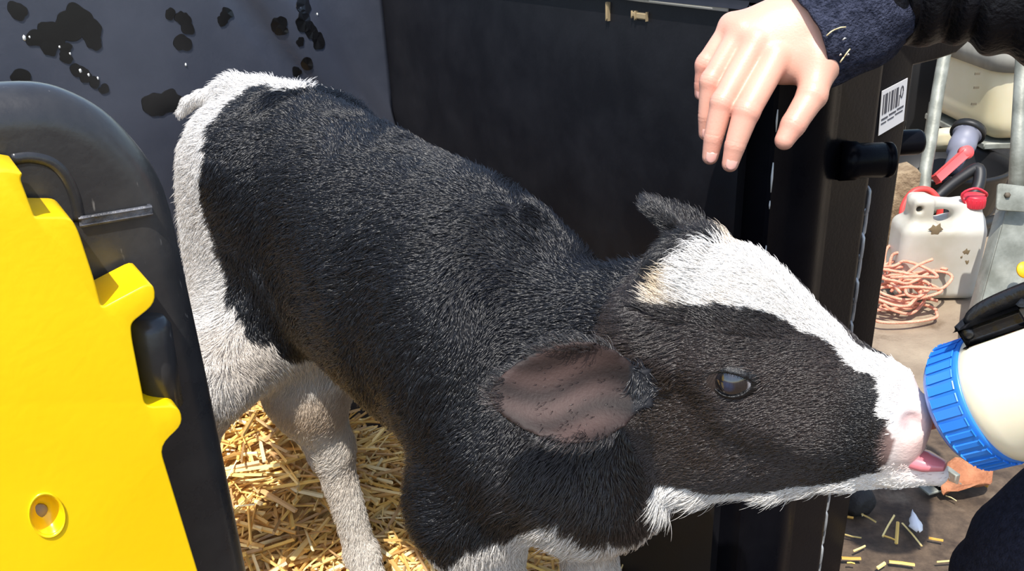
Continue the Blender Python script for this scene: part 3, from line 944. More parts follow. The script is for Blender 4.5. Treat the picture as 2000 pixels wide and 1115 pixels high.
def coat_colour(p, reg, white):
    h, head, e1, e2, (t, v, w), _ = reg
    c = calf_local(p)
    n = len(p)
    black = np.tile(np.array([.0060, .0060, .0080]), (n, 1))
    brown = np.array([.046, .034, .030])
    s_ = h[:, 0]
    k = np.clip((.105 - s_) / .03, 0, 1) * np.clip((.055 - h[:, 1]) / .05, 0, 1)
    black = np.where(head[:, None], np.array([.014, .0125, .0125]) * (1 - k[:, None]) + brown * k[:, None], black)
    nk = np.clip((c[:, 0] - .08) / .08, 0, 1) * np.clip((.60 - c[:, 2]) / .1, 0, 1) * (~head)
    black = black * (1 - nk[:, None] * .7) + brown * .75 * nk[:, None] * .7
    inner = e1 & (w - .027 * (v / .042) ** 2 > -.001)
    black = np.where(inner[:, None], np.array([.036, .0215, .0185]) * np.clip(.25 + 2.6 * t, .3, 1)[:, None] * (1 + .45 * np.sin(v * 260 + 2 * np.sin(t * 7)))[:, None] * np.clip(1.25 - .9 * np.abs(t - .5), .3, 1.2)[:, None], black)  # inner ear darker near its base: shading of the hollow painted in
    black = np.where((e1 & ~inner)[:, None] | e2[:, None], np.array([.020, .018, .018]), black)
    wh = np.tile(np.array([.80, .77, .73]), (n, 1)) * np.where(head, 1.0, .90)[:, None]
    dirty = np.clip((.56 - c[:, 2]) / .25, 0, 1) * (~head)
    wh = wh * (1 - .20 * dirty[:, None] * np.array([.75, .95, 1.2]))
    stain = np.clip(wav(p, 22, 2) * 1.2 - .35, 0, 1) * dirty
    wh = wh * (1 - .4 * stain[:, None] * np.array([.5, .8, 1.1]))
    cream = np.clip((.02 - s_) / .08, 0, 1) * head * np.clip(wav(p, 60, 1) + .2, 0, 1) * (h[:, 1] > 0)
    wh = wh * (1 - .45 * cream[:, None] * np.array([.5, .8, 1.2]))
    col = np.where(white[:, None], wh, black)
    # bare pink nose pad
    pink = np.clip((s_ - .125 - .006 * wav(p, 45, 2)) / .02, 0, 1) * head * np.clip((h[:, 1] + .085) / .03, 0, 1) * .8
    col = col * (1 - pink[:, None]) + np.array([.80, .52, .46]) * pink[:, None]
    deep = np.exp(-(((h[:, 0] - .143) / .009) ** 2 + ((h[:, 1] + .021) / .008) ** 2 + ((np.abs(h[:, 2]) - .0205) / .010) ** 2)) * head
    col = col * (1 - .75 * deep[:, None]) + np.array([.45, .14, .16]) * .75 * deep[:, None]
    return col

calf = empty('calf', 'black and white calf sucking milk from the blue capped bottle', 'calf', tuple(CO))
reg = regions(CV)
cw = coat_white(CV, reg)
cme = mesh_quads('calf_body', CV, CQ)
set_col(cme, coat_colour(CV, reg, cw))
cbody = link('body', cme, attr_mat('calf_hide', .62, .3, .0, .2, 350), calf)

# ------------------------------------------------------------------ fur: one strand object, rooted on the hide
def grow(n):
    tri = np.vstack([CQ[:, [0, 1, 2]], CQ[:, [0, 2, 3]]])
    A = CV[tri]
    ar_ = np.linalg.norm(np.cross(A[:, 1] - A[:, 0], A[:, 2] - A[:, 0]), axis=1)
    cen = A.mean(1)
    hd = head_local(cen)
    wgt = ar_ * np.where((hd[:, 0] > -.11) & (np.abs(hd[:, 2]) < .08) & (hd[:, 1] > -.19), 2.4, 1.0)
    wgt *= np.where(hd[:, 0] > .128, .15, 1)
    wgt *= np.where(calf_local(cen)[:, 2] < .02, 0, 1)
    i = RNG.choice(len(tri), n, p=wgt / wgt.sum())
    a, b = RNG.random(n), RNG.random(n)
    f = a + b > 1; a[f], b[f] = 1 - a[f], 1 - b[f]
    T = CV[tri[i]]; M_ = CN[tri[i]]
    p = T[:, 0] + a[:, None] * (T[:, 1] - T[:, 0]) + b[:, None] * (T[:, 2] - T[:, 0])
    nn = M_[:, 0] + a[:, None] * (M_[:, 1] - M_[:, 0]) + b[:, None] * (M_[:, 2] - M_[:, 0])
    nn /= np.linalg.norm(nn, axis=1)[:, None]
    return p, nn
NH = 420000
hp, hnrm = grow(NH)
# no strands in the eye openings
EYE_C = [head_pt(EYE_S + .019, EYE_N + .016, sl * .0490) for sl in (-1, 1)]
_r = regions(hp); _in = _r[2] & (_r[4][2] - .027 * (_r[4][1] / .042) ** 2 > -.001) & (np.abs(_r[4][1]) < .031) & (_r[4][0] < .88)
keep = ~_in | (RNG.random(len(hp)) < .05)
_h = head_local(hp); keep &= ~((_h[:, 0] > .131) & (_h[:, 1] > -.058) & (np.abs(_h[:, 2]) < .06))
for ec in EYE_C:
    q = hp - ec
    keep &= ~(((q @ ha) / .0215) ** 2 + ((q @ hn) / .0150) ** 2 + ((q @ hl) / .03) ** 2 < 1)
hp, hnrm = hp[keep], hnrm[keep]
reg = regions(hp)
h, head, e1, e2, (et, ev, ew), _ = reg
cl = calf_local(hp)
hw_ = coat_white(hp, reg)
hc = coat_colour(hp, reg, hw_)
# lie of the coat
g = np.tile(-HX * .70 - EZ * .62, (len(hp), 1))
lg = (cl[:, 2] < .38)
g[lg] = -EZ
gh = -ha * .85 - hn * .35 * np.sign(np.clip(.03 - h[:, 1], -.5, 1))[:, None] + hl * (np.sign(h[:, 2]) * np.clip(h[:, 1] * 8, 0, .6))[:, None]
g[head] = gh[head]
dn = nrm(EAR_N_DIR); df = nrm(EAR_F_DIR)
vn = np.cross(nrm(EAR_N_FACE - dn * (EAR_N_FACE @ dn)), dn)
g[e1] = dn * .7 + (np.sign(ev[e1]) * np.clip(np.abs(ev[e1]) / .03, 0, 1))[:, None] * vn
g[e2] = df
g = g + np.where(head | e1 | e2, .12, .42)[:, None] * np.stack([wav(hp, 15, k) for k in range(3)], 1) + np.where(head, .15, .34)[:, None] * np.stack([wav(hp, 38, k) for k in range(3)], 1) + .16 * np.stack([wav(hp, 120, k) for k in range(3)], 1)
g -= hnrm * (g * hnrm).sum(1)[:, None]
g /= np.linalg.norm(g, axis=1)[:, None] + 1e-9
ln = np.full(len(hp), .0120)
ln += .004 * (wav(hp, 30, 2) > .2)
ln[lg] = .009
ln[hw_ & ~head & ~lg] = .017
ln[head] = .0075
ln[head & hw_ & (h[:, 1] > 0)] = .0085
poll = head & (h[:, 0] < -.035) & (h[:, 1] > -.03); ln[poll] = .016
chin_ = head & (h[:, 1] < -.10) & hw_; ln[chin_] = .017
thr = head & (h[:, 1] < -.12) & (h[:, 0] < .0) & hw_; ln[thr] = .030
ln[h[:, 0] > .085] *= .7
ln[head & (h[:, 0] > .115)] = .0035
ln[e1] = .008; ln[e2] = .010
inner = e1 & (ew - .027 * (ev / .042) ** 2 > -.001)
ln[inner] = .005
rim = e1 & ((np.abs(ev) > .030) | (et > .86)); ln[rim] = .011
tail_ = (cl[:, 0] < -.535) & (cl[:, 2] > .70) & ~head; ln[tail_] = .007
ln *= RNG.uniform(.7, 1.25, len(hp))
lift = np.full(len(hp), .20); lift[head] = .14; lift[poll] = .40; lift[lg] = .15; lift[thr] = .45; lift[chin_] = .4; lift[e1 | e2] = .5
lift[head & (h[:, 0] > .1)] = .15
lift += np.where(head | e1 | e2, .03, .15) * wav(hp, 17, 1) + .07 * wav(hp, 70, 1)
tip = hp + ln[:, None] * (g + hnrm * np.clip(lift, .04, 1)[:, None] + RNG.normal(0, .16, hp.shape))
# strands gather into damp tufts
cs = .0075
key = np.floor((hp + .006 * np.stack([wav(hp, 75, k) for k in range(3)], 1) + .004 * RNG.normal(size=hp.shape) * .5) / cs).astype(np.int64)
hsh = (key[:, 0] * 73856093) ^ (key[:, 1] * 19349663) ^ (key[:, 2] * 83492791)
_, inv = np.unique(hsh, return_inverse=True)
cnt = np.bincount(inv)
mt_ = np.stack([np.bincount(inv, tip[:, k]) / cnt for k in range(3)], 1)[inv]
cf = np.clip(.30 + .25 * wav(hp, 26, 0), .0, .65); cf[head] *= .7
tip = tip * (1 - cf[:, None]) + mt_ * cf[:, None]
mid1 = hp + (tip - hp) * .35 + hnrm * (ln * .10)[:, None]
mid2 = hp + (tip - hp) * .70 + hnrm * (ln * .10)[:, None]
curl = np.where(poll, 1.0, np.where(head, .0, .35))[:, None] * (ln * .16)[:, None]
sdv = np.cross(g, hnrm)
mid2 = mid2 + sdv * curl * wav(hp, 90, 2)[:, None]
pts = np.stack([hp - hnrm * .0008, mid1, mid2, tip], 1)
fur = bpy.data.hair_curves.new('fur')
fur.add_curves([4] * len(hp))
fur.attributes['position'].data.foreach_set('vector', pts.astype(np.float32).ravel())
ra = fur.attributes.get('radius') or fur.attributes.new('radius', 'FLOAT', 'POINT')
base_r = np.where(head | e1 | e2, .00022, .00030) * RNG.uniform(.8, 1.3, len(hp))
ra.data.foreach_set('value', (base_r[:, None] * np.array([1, .9, .65, .15])).astype(np.float32).ravel())
ca = fur.attributes.new('col', 'FLOAT_COLOR', 'CURVE')
hc = hc * RNG.uniform(.75, 1.2, (len(hp), 1))
hc[inner & ~rim] *= .85
hc[rim] = hc[rim] * .6 + .018
cc = np.ones((len(hp), 4), np.float32); cc[:, :3] = np.clip(hc, 0, .9)
ca.data.foreach_set('color', cc.ravel())
fo_ = bpy.data.objects.new('coat', fur); COL.objects.link(fo_)
M_FUR = attr_mat('fur', .31, .72)
fur.materials.append(M_FUR)
fo_.parent = calf; fo_.matrix_parent_inverse = Matrix.Translation(-Vector(tuple(CO)))
fo_['kind'] = 'stuff'

# ------------------------------------------------------------------ eyes, hooves, tongue
EYE_R = .0185
def make_eye(sl):
    c = head_pt(EYE_S + .0165, EYE_N + .016, sl * .0500)
    out = nrm(hl * sl + ha * .12 + hn * .10)
    ax_s = nrm(ha - out * (ha @ out)); ax_n = np.cross(out, ax_s); ax_n = ax_n if ax_n @ hn > 0 else -ax_n
    V, Fc, cols = [], [], []
    nr, ns = 18, 36
    for i in range(nr + 1):
        th = math.pi * i / nr
        for k in range(ns):
            a = 2 * math.pi * k / ns
            d = out * math.cos(th) + math.sin(th) * (ax_s * math.cos(a) + ax_n * math.sin(a))
            bul = .0012 * max(0, 1 - (th / .62) ** 2)
            V.append(c + d * (EYE_R + bul))
            u, v = math.sin(th) * math.cos(a), math.sin(th) * math.sin(a)
            if th > math.pi / 2: cols.append((.05, .04, .04))
            elif (u / .34) ** 2 + (v / .20) ** 2 < 1: cols.append((.012, .020, .050))  # young calf's bluish pupil, with sky sheen added to the colour
            elif u * u + v * v < .62: cols.append((.012, .010, .011))
            else: cols.append((.50, .48, .50))
    for i in range(nr):
        for k in range(ns):
            k2 = (k + 1) % ns
            Fc.append((i * ns + k, (i + 1) * ns + k, (i + 1) * ns + k2, i * ns + k2))
    me = mesh_np('eyeball', V, Fc)
    set_col(me, np.array(cols))
    mt = bpy.data.materials.get('eye_gloss')
    if mt is None:
        mt = attr_mat('eye_gloss', .10, .8)
        b = mt.node_tree.nodes['Principled BSDF']; b.inputs['Coat Weight'].default_value = 1; b.inputs['Coat Roughness'].default_value = .02
    e = link('eye', me, mt, calf)
    # lids: a shell over the ball with an almond opening
    V, Fc = [], []
    ns = 48
    rings = [(.0, -.0030), (.0, .0004), (.10, .0016), (.35, .0022), (.7, .0008), (1.0, -.0015)]
    for f, dr in rings:
        for k in range(ns):
            a = 2 * math.pi * k / ns
            ca_, sa_ = math.cos(a), math.sin(a)
            x0 = .0170 * ca_; y0 = (.0108 if sa_ > 0 else .0104) * sa_ * (abs(sa_) ** .18 if sa_ else 1) - .10 * x0 * 0
            x0, y0 = x0 * math.cos(.12) - y0 * math.sin(.12), x0 * math.sin(.12) + y0 * math.cos(.12)
            x1, y1 = .0255 * ca_, .0200 * sa_
            x, y = x0 + (x1 - x0) * f, y0 + (y1 - y0) * f
            r2 = x * x + y * y
            zz = math.sqrt(max((EYE_R + .0006) ** 2 - r2, 0)) if r2 < (EYE_R * .93) ** 2 else math.sqrt((EYE_R + .0006) ** 2 - (EYE_R * .93) ** 2) - (math.sqrt(r2) - EYE_R * .93) * .55
            V.append(c + ax_s * x + ax_n * y + out * (zz + dr))
    for i in range(len(rings) - 1):
        for k in range(ns):
            k2 = (k + 1) % ns
            Fc.append((i * ns + k, i * ns + k2, (i + 1) * ns + k2, (i + 1) * ns + k))
    link('eyelids', mesh_np('eyelids', V, Fc), plain('eyelid_skin', (.005, .0045, .005, 1), .38, bump=.3, bscale=300), calf)
    # lashes along the upper lid
    for k in range(2, 22):
        a = 2 * math.pi * k / ns
        p0 = np.array(V[2 * ns + k])
        rd = nrm(ax_s * math.cos(a) * .8 + ax_n * math.sin(a) * .25 + out * .9)
        p1 = p0 + rd * .006; p2 = p1 + nrm(rd + ax_n * .35) * .006
        LASH.append((p0, p1, p2))
LASH = []
for sl in (-1, 1): make_eye(sl)
bm_v, bm_f = [], []
for p0, p1, p2 in LASH:
    b_ = len(bm_v)
    for q, r in ((p0, .00030), (p1, .00022), (p2, .00005)):
        for k in range(3):
            a = 2 * math.pi * k / 3
            bm_v.append(q + r * (math.cos(a) * ha + math.sin(a) * hn))
    for j in range(2):
        for k in range(3):
            k2 = (k + 1) % 3
            bm_f.append((b_ + j * 3 + k, b_ + j * 3 + k2, b_ + j * 3 + 3 + k2, b_ + j * 3 + 3 + k))
o = link('eyelashes', mesh_np('eyelashes', bm_v, bm_f), plain('lash_black', (.01, .01, .01, 1), .5), calf); o['kind'] = 'stuff'
M_HOOF = plain('hoof_horn', rgb(70, 58, 46), .5, c2=rgb(120, 100, 76), scale=40)
for hf in LEGS:
    bm = bmesh.new()
    for sy in (-1, 1):
        c = hf + HY * sy * .011 + HX * .008
        lo = [bm.verts.new(tuple(np.array([c[0], c[1], .082]) + HX * .026 * math.cos(a) + HY * .0115 * math.sin(a))) for a in np.linspace(0, 2 * math.pi, 13)[:-1]]
        hi = [bm.verts.new(tuple(np.array([c[0], c[1], hf[2] + .012]) - HX * .006 + HX * .019 * math.cos(a) + HY * .0115 * math.sin(a))) for a in np.linspace(0, 2 * math.pi, 13)[:-1]]
        bm.faces.new(lo[::-1]); bm.faces.new(hi)
        for k in range(12): bm.faces.new((lo[k], lo[(k + 1) % 12], hi[(k + 1) % 12], hi[k]))
    link('hoof', bm_mesh('hoof', bm), M_HOOF, calf)
# ------------------------------------------------------------------ helper's hand over the top of the post, in a dark fleece sleeve
DH = .86
hand_p = empty('person', 'person reaching a bare hand over the pen post in a dark sleeve', 'person', tuple(P(1600, 60, DH)))
hf2 = Field(np.array(P(1480, 160, DH)) - .17, np.array(P(1480, 160, DH)) + .17, .0013)
def hp_(px, py, d): return P(px, py, d)
wrist = hp_(1612, 40, .868); fore = hp_(1690, 5, .872)
# fingers: knuckle, middle joint, last joint, tip with radii in metres
FING = {
    'index': [(1516, 112, .852), (1458, 218, .843), (1436, 283, .848), (1426, 320, .854)],
    'middle': [(1478, 82, .857), (1411, 200, .853), (1394, 268, .861), (1387, 306, .868)],
    'ring': [(1448, 60, .866), (1388, 158, .869), (1381, 226, .879), (1379, 260, .886)],
    'little': [(1430, 50, .878), (1377, 124, .885), (1371, 165, .893), (1369, 183, .897)],
    'thumb': [(1602, 118, .850), (1586, 186, .840), (1550, 243, .836), (1532, 274, .836)]}
FR = {'index': (.0138, .0128, .0102, .0080), 'middle': (.0126, .0116, .0097, .0079), 'ring': (.0118, .0104, .0089, .0075), 'little': (.0110, .0093, .0078, .0066), 'thumb': (.0170, .0140, .0118, .0092)}
# back of the hand first, then the fingers with sharp creases between them
for f, pts in FING.items():
    p0 = hp_(*pts[0])
    if f != 'thumb': hf2.cone(wrist * .84 + p0 * .16 + _F * .004, p0 + _F * .003, .0190, .0125, .022)
    else: hf2.cone(wrist + _F * .006, p0, .024, .0165, .024)
_pa = nrm(P(1430, 170, .86) - P(1610, 30, .86)); _pf = nrm(_F - _pa * (_F @ _pa)); _pb = np.cross(_pa, _pf)
hf2.ell(hp_(1545, 80, .868), (_pa, _pb, _pf), (.046, .036, .016), .02)
hf2.cone(hp_(1568, 118, .862), hp_(1536, 128, .862), .013, .009, .02)
hf2.cone(hp_(1590, 110, .866), hp_(1510, 50, .872), .021, .016, .02)
hf2.cone(wrist, fore, .0285, .029, .03)
hf2.cone(hp_(1588, 78, .868), hp_(1560, 10, .874), .019, .019, .02)
for f in ('little', 'ring', 'middle', 'index', 'thumb'):
    p = [hp_(*q) for q in FING[f]]
    r = FR[f]
    for i in range(3):
        hf2.cone(p[i], p[i + 1], r[i], r[i + 1], (.004, .0012, .0012)[i] if f != 'thumb' else (.014, .003, .003)[i])
    a_ = nrm(p[2] - p[0]); s_ = nrm(np.cross(a_, _F))
    hf2.ell(p[1], (a_, s_, np.cross(a_, s_)), (.012, r[1] * 1.04, r[1] * 1.05), .002)
HV, HQ = hf2.mesh(2)
# little creases over the finger joints
HN = vnormals(HV, HQ)
for f, pts in FING.items():
    for j in (1, 2):
        q = hp_(*pts[j]); ax = nrm(hp_(*pts[j + 1]) - hp_(*pts[j - 1]))
        for o_ in (-.0022, .0, .0022):
            t = (HV - q) @ ax - o_
            near = np.linalg.norm(HV - q, axis=1) < .016
            HV -= HN * (.00035 * np.exp(-(t / .0006) ** 2) * near)[:, None]
me = mesh_quads('hand', HV, HQ)
hc_ = np.tile(np.array(rgb(214, 164, 142)[:3]), (len(HV), 1))
red = np.zeros(len(HV))
for f, pts in FING.items():
    for j, k_ in ((1, .7), (2, .5), (3, .55)):
        red += k_ * np.exp(-(np.linalg.norm(HV - hp_(*pts[j]), axis=1) / .016) ** 2)
    red += .35 * np.exp(-(np.linalg.norm(HV - hp_(*pts[0]), axis=1) / .018) ** 2)
red = np.clip(red + .12 * wav(HV, 60, 0), 0, 1)[:, None]
hc_ = hc_ * (1 - red * .55) + np.array(rgb(204, 118, 102)[:3]) * red * .55
set_col(me, hc_)
hand = link('hand', me, attr_mat('skin', .42, .45, .12, .10, 500), hand_p)
M_NAIL = plain('finger_nail', rgb(236, 178, 164), .25, coat=.3)
for f, pts in FING.items():
    a, b = hp_(*pts[2]), hp_(*pts[3]); ax = nrm(b - a)
    upv = nrm(-_F - ax * (-_F @ ax))
    if f == 'thumb': upv = nrm(upv + _R * .35)
    if f == 'little': upv = nrm(upv - _R * .3)
    sd_ = np.cross(ax, upv); r = FR[f][3]
    V, Fc = [], []
    nu, nv = 7, 9
    for i in range(nu):
        u = i / (nu - 1)
        for k in range(nv):
            v = (k / (nv - 1) - .5) * 2
            wv = r * .70 * (1 - .25 * (2 * u - 1) ** 4)
            hgt = r * 1.04 * math.sqrt(max(0, 1 - (v * .62) ** 2)) + .0002
            V.append(b + ax * (-.0062 + u * .0110 - (.0012 * v * v if u < .5 else -.0004 + .0016 * v * v)) + sd_ * wv * v + upv * (hgt - (.0016 * u * u)))
    for i in range(nu - 1):
        for k in range(nv - 1):
            Fc.append((i * nv + k, i * nv + k + 1, (i + 1) * nv + k + 1, (i + 1) * nv + k))
    o = link('nail', mesh_np('nail', V, Fc), M_NAIL, hand)
    sm = o.modifiers.new('thick', 'SOLIDIFY'); sm.thickness = .0005

def sleeve(name, ctrl, mat, parent, n=60, seg=40, fold=None, squash=1.0, upv=None):
    """ctrl rows: x y z radius; fold(i_frac, angle) adds to the radius"""
    c = spline(ctrl, n)
    V, Fc = [], []
    up = np.array([0, 0, 1.0]) if upv is None else upv
    for i in range(n):
        t = nrm(c[min(i + 1, n - 1), :3] - c[max(i - 1, 0), :3])
        s = nrm(np.cross(t, up)); u = np.cross(s, t)
        for k in range(seg):
            a = 2 * math.pi * k / seg
            r = c[i, 3] + (fold(i / (n - 1), a) if fold else 0)
            V.append(c[i, :3] + r * (math.cos(a) * s + math.sin(a) * u * squash))
    for i in range(n - 1):
        for k in range(seg):
            k2 = (k + 1) % seg
            Fc.append((i * seg + k, i * seg + k2, (i + 1) * seg + k2, (i + 1) * seg + k))
    me = mesh_np(name, V, Fc)
    o = link(name, me, mat, parent)
    sm = o.modifiers.new('thick', 'SOLIDIFY'); sm.thickness = .004; sm.offset = -1
    return o
M_FLEECE = plain('slate_fleece', rgb(46, 50, 66), .95, c2=rgb(74, 78, 98), scale=160, bump=1.0, bscale=420, spec=.1)
M_JACKET = plain('black_jacket', rgb(6, 7, 12), .5, c2=rgb(12, 13, 20), scale=40, bump=.35, bscale=160, spec=.3)
def row(px, py, d, r): return np.append(P(px, py, d), r)
sleeve('cuff', [row(1568, 84, .868, .0450), row(1596, 71, .868, .0458), row(1628, 54, .868, .0465), row(1655, 38, .870, .0480), row(1690, 18, .872, .0475), row(1715, 5, .874, .045)], M_FLEECE, hand_p, 30, 48,
       lambda f, a: .0012 * math.sin(a * 5 + f * 9) + .001 * math.sin(a * 13 + 2) + .003 * math.sin(f * 3.14))
def jfold(f, a):
    return .0042 * math.sin(f * 62 + 1.2 * math.sin(a)) * (.6 + .4 * math.sin(a * 2 + f * 9)) + .0025 * math.sin(f * 21 + a * 2) + .002 * math.sin(a * 3 + 1)
arm = [row(1678, 10, .872, .046), row(1740, -22, .872, .050), row(1840, -32, .866, .053), row(1940, -30, .855, .056), row(2080, -14, .83, .062)]
elb = P(2180, -6, .81)
sh = elb + np.array([.10, .12, .26])
arm += [np.append(elb, .066), np.append(elb + (sh - elb) * .4, .070), np.append(sh, .078)]
sleeve('jacket_sleeve', arm, M_JACKET, hand_p, 170, 40, jfold)
# straw bits caught on the cuff
for (x0, y0, x1, y1, k_) in [(1614, 70, 1630, 58, 0), (1630, 58, 1652, 53, 0), (1641, 122, 1648, 112, 0), (1648, 112, 1660, 96, 0), (1640, 108, 1643, 107, 1), (1655, 108, 1658, 107, 1), (1646, 78, 1652, 75, 1)]:
    d_ = .868 - .052
    tube('straw_fleck', [P(x0, y0, d_), P((x0 + x1) / 2 + 1, (y0 + y1) / 2 - 2, d_ - .002), P(x1, y1, d_)], .0007, M_PALE if k_ else plain('straw_bit', rgb(214, 196, 150), .6), hand_p, 5)
# rest of that helper, beyond the frame: torso, hips, legs, head
M_DENIM = plain('navy_trousers', rgb(30, 31, 42), .9, c2=rgb(42, 44, 58), scale=180, bump=.6, bscale=500, spec=.15)

# ------------------------------------------------------------------ feeding bottle
NB0 = P(1884, 794, .705)                                              # middle of the cap's open end
bax = nrm(P(2008, 758, .665) - NB0)                                   # from the teat towards the bottom of the bottle
bottle = empty('feeding_bottle', 'cream milk filled calf feeding bottle with ribbed blue cap and black clip', 'bottle', tuple(NB0))
M_MILK = plain('milky_plastic', rgb(244, 232, 200), .28, c2=rgb(250, 240, 214), scale=8, sss=.25, coat=.2)
M_BLUE = plain('blue_cap_plastic', rgb(40, 120, 214), .34, c2=rgb(48, 132, 226), scale=10, coat=.15)
CR = .0500
lathe('bottle_body', [(.006, .030), (.006, .043), (.016, .0440), (.026, .0470), (.030, .0500), (.036, .0525), (.045, .0535), (.20, .0535), (.212, .051), (.218, .044), (.219, .001)], NB0, bax, M_MILK, bottle, 64)
lathe('screw_cap', [(-.004, .018), (-.004, .040), (-.003, .0455), (.001, CR - .001), (.003, CR), (.026, CR + .0006), (.0285, CR + .0012), (.030, CR + .0004), (.030, .045)], NB0, bax, M_BLUE, bottle, 72)
uu_ = nrm(np.cross(bax, EZ)); vv_ = np.cross(uu_, bax)
for k in range(34):
    a = 2 * math.pi * (k + .3) / 34
    rd = uu_ * math.cos(a) + vv_ * math.sin(a); tg = np.cross(bax, rd)
    box('cap_rib', NB0 + bax * .0145 + rd * (CR + .0004), bax, tg, rd, .0105, .0026, .0009, M_BLUE, bottle, .0007, 1)
M_TEAT = plain('rubber_teat', rgb(196, 120, 96), .4)
lathe('teat', [(0, .018), (-.006, .017), (-.014, .0125), (-.030, .0105), (-.050, .0095), (-.062, .0100), (-.068, .0070), (-.0695, .001)], NB0, nrm(bax + 0), M_TEAT, bottle, 24)
# black rubber clip on the shoulder of the bottle
M_RUB = plain('black_rubber_clip', (.012, .012, .013, 1), .28, bump=.2, bscale=90)
kt = on_plane(1942, 628, NB0 + bax * .055, nrm(-_F * .4 + _U))
top = nrm(_U * .86 - _F * .45 - bax * ((_U * .86 - _F * .45) @ bax)); sid = np.cross(bax, top)
kb_ = NB0 + bax * .060 + top * .052
bmc = bmesh.new()
box_bm(bmc, kb_ + top * .004 + bax * .004, bax, sid, top, .024, .019, .007, .004, 3)
link('clip_base', bm_mesh('clip_base', bmc), M_RUB, bottle)
hx = [kb_ + top * .002 - bax * .016, kb_ + top * .009 - bax * .012, kb_ + top * .013 + bax * .004, kb_ + top * .014 + bax * .040, kb_ + top * .012 + bax * .09, kb_ + top * .000 + bax * .125]
hsp = spline(np.array(hx), 26)
tube('clip_handle', list(hsp), [.0060] * 4 + [.0085] * 22, M_RUB, bottle, 14, flat=1.35)
lathe('clip_pin', [(-.021, .0035), (-.019, .0052), (.019, .0052), (.021, .0035)], kb_ + top * .006 - bax * .016, sid, M_RUB, bottle, 18)
lathe('clip_rivet', [(-.0005, .0045), (.0018, .0042), (.0024, .001)], kb_ + top * .004 - sid * .0190 + bax * .006, -sid, plain('grey_rivet', rgb(150, 160, 170), .3), bottle, 14)

# tongue and milky lip under the teat
tg = [head_pt(.095, -.072, 0), head_pt(.130, -.069, -.004), head_pt(.158, -.064, -.006), head_pt(.172, -.061, -.007)]
tube('tongue', tg, [.012, .0135, .0125, .006], plain('wet_tongue', rgb(206, 120, 128), .22, sss=.2, coat=.5), calf, 18, flat=.62)

# ------------------------------------------------------------------ the one who holds the bottle: trousers, jacket arm and hand
feeder = empty('person', 'person in dark navy trousers holding the feeding bottle', 'person', tuple(P(2080, 1400, .80)))
def legloft(name, pts, mat, parent):
    return sleeve(name, pts, mat, parent, 80, 40, lambda f, a: .0022 * math.sin(f * 34 + 2 * a) + .0020 * math.sin(a * 3 + f * 11))
k_ = P(2040, 1010, .80)
hip = k_ + np.array([.34, -.10, .06])
an_ = np.array([k_[0] + .045, k_[1] + .05, .10])
legloft('trouser_leg', [np.append(hip, .085), np.append(hip * .55 + k_ * .45 + EZ * .02, .080), np.append(k_ + np.array([.065, -.01, .0]), .070), np.append(k_ + np.array([.015, .0, -.055]), .066), np.append(k_ * .72 + an_ * .28, .063), np.append(k_ * .4 + an_ * .6, .058), np.append(an_, .056)], M_DENIM, feeder)
M_BOOT = plain('black_rubber_boot', (.012, .012, .012, 1), .45)
tube('boot', [an_ + EZ * .03, an_ - EZ * .03, an_ + np.array([-.01, .02, -.065]), an_ + np.array([-.05, .09, -.062]), an_ + np.array([-.085, .15, -.068])], [.048, .046, .046, .040, .026], M_BOOT, feeder, 20, flat=.95)
# gripping hand and sleeve at the far end of the bottle
gf_ = Field(np.minimum(NB0 + bax * .10, NB0 + bax * .30) - .13, np.maximum(NB0 + bax * .10, NB0 + bax * .30) + .13, .0022)
def ring_pt(s, ang, r): return NB0 + bax * s - (sid * math.cos(ang) + top * math.sin(ang)) * r     # ang 0 far side, 90 under, 180 near side
for k, (s_, a1, r_) in enumerate([(.132, 190, .0085), (.151, 200, .0092), (.170, 195, .0090), (.188, 178, .0080)]):
    pts_ = [ring_pt(s_, math.radians(a), .0535 + r_ * .9) for a in (30, a1 * .45, a1 * .75, a1)]
    for i in range(3): gf_.cone(pts_[i], pts_[i + 1], r_ * (1.08 - .1 * i), r_ * (.98 - .1 * i), .002)
gf_.loft([(-.035, 0, 0, .010, .034, .030), (.0, 0, 0, .013, .040, .040), (.035, 0, 0, .011, .034, .036)], (ring_pt(.163, .12, .070), bax, top, sid), .012)
th = [ring_pt(.185, -.3, .072), ring_pt(.168, -1.05, .066), ring_pt(.150, -1.6, .064), ring_pt(.136, -1.95, .063)]
for i in range(3): gf_.cone(th[i], th[i + 1], .0135 - .0015 * i, .012 - .0015 * i, .010 if i == 0 else .003)
gw = ring_pt(.235, .25, .080)
gf_.cone(ring_pt(.175, .12, .072), gw, .026, .026, .03)
gf_.cone(gw, gw + bax * .05 - sid * .01, .026, .028, .02)
GV, GQ2 = gf_.mesh(2)
me = mesh_quads('hand', GV, GQ2)
set_col(me, np.tile(np.array(rgb(212, 160, 138)[:3]), (len(GV), 1)))
link('hand', me, bpy.data.materials['skin'], feeder)
ge = gw + bax * .26 - EZ * .03 - sid * .02
gs_ = ge + np.array([.06, -.04, .30])
sleeve('jacket_sleeve', [np.append(gw + bax * .012, .038), np.append(gw + bax * .06 - sid * .008, .046), np.append((gw + ge) / 2, .052), np.append(ge, .062), np.append((ge + gs_) / 2 + np.array([.02, 0, 0]), .068), np.append(gs_, .078)], M_JACKET, feeder, 120, 36, jfold)
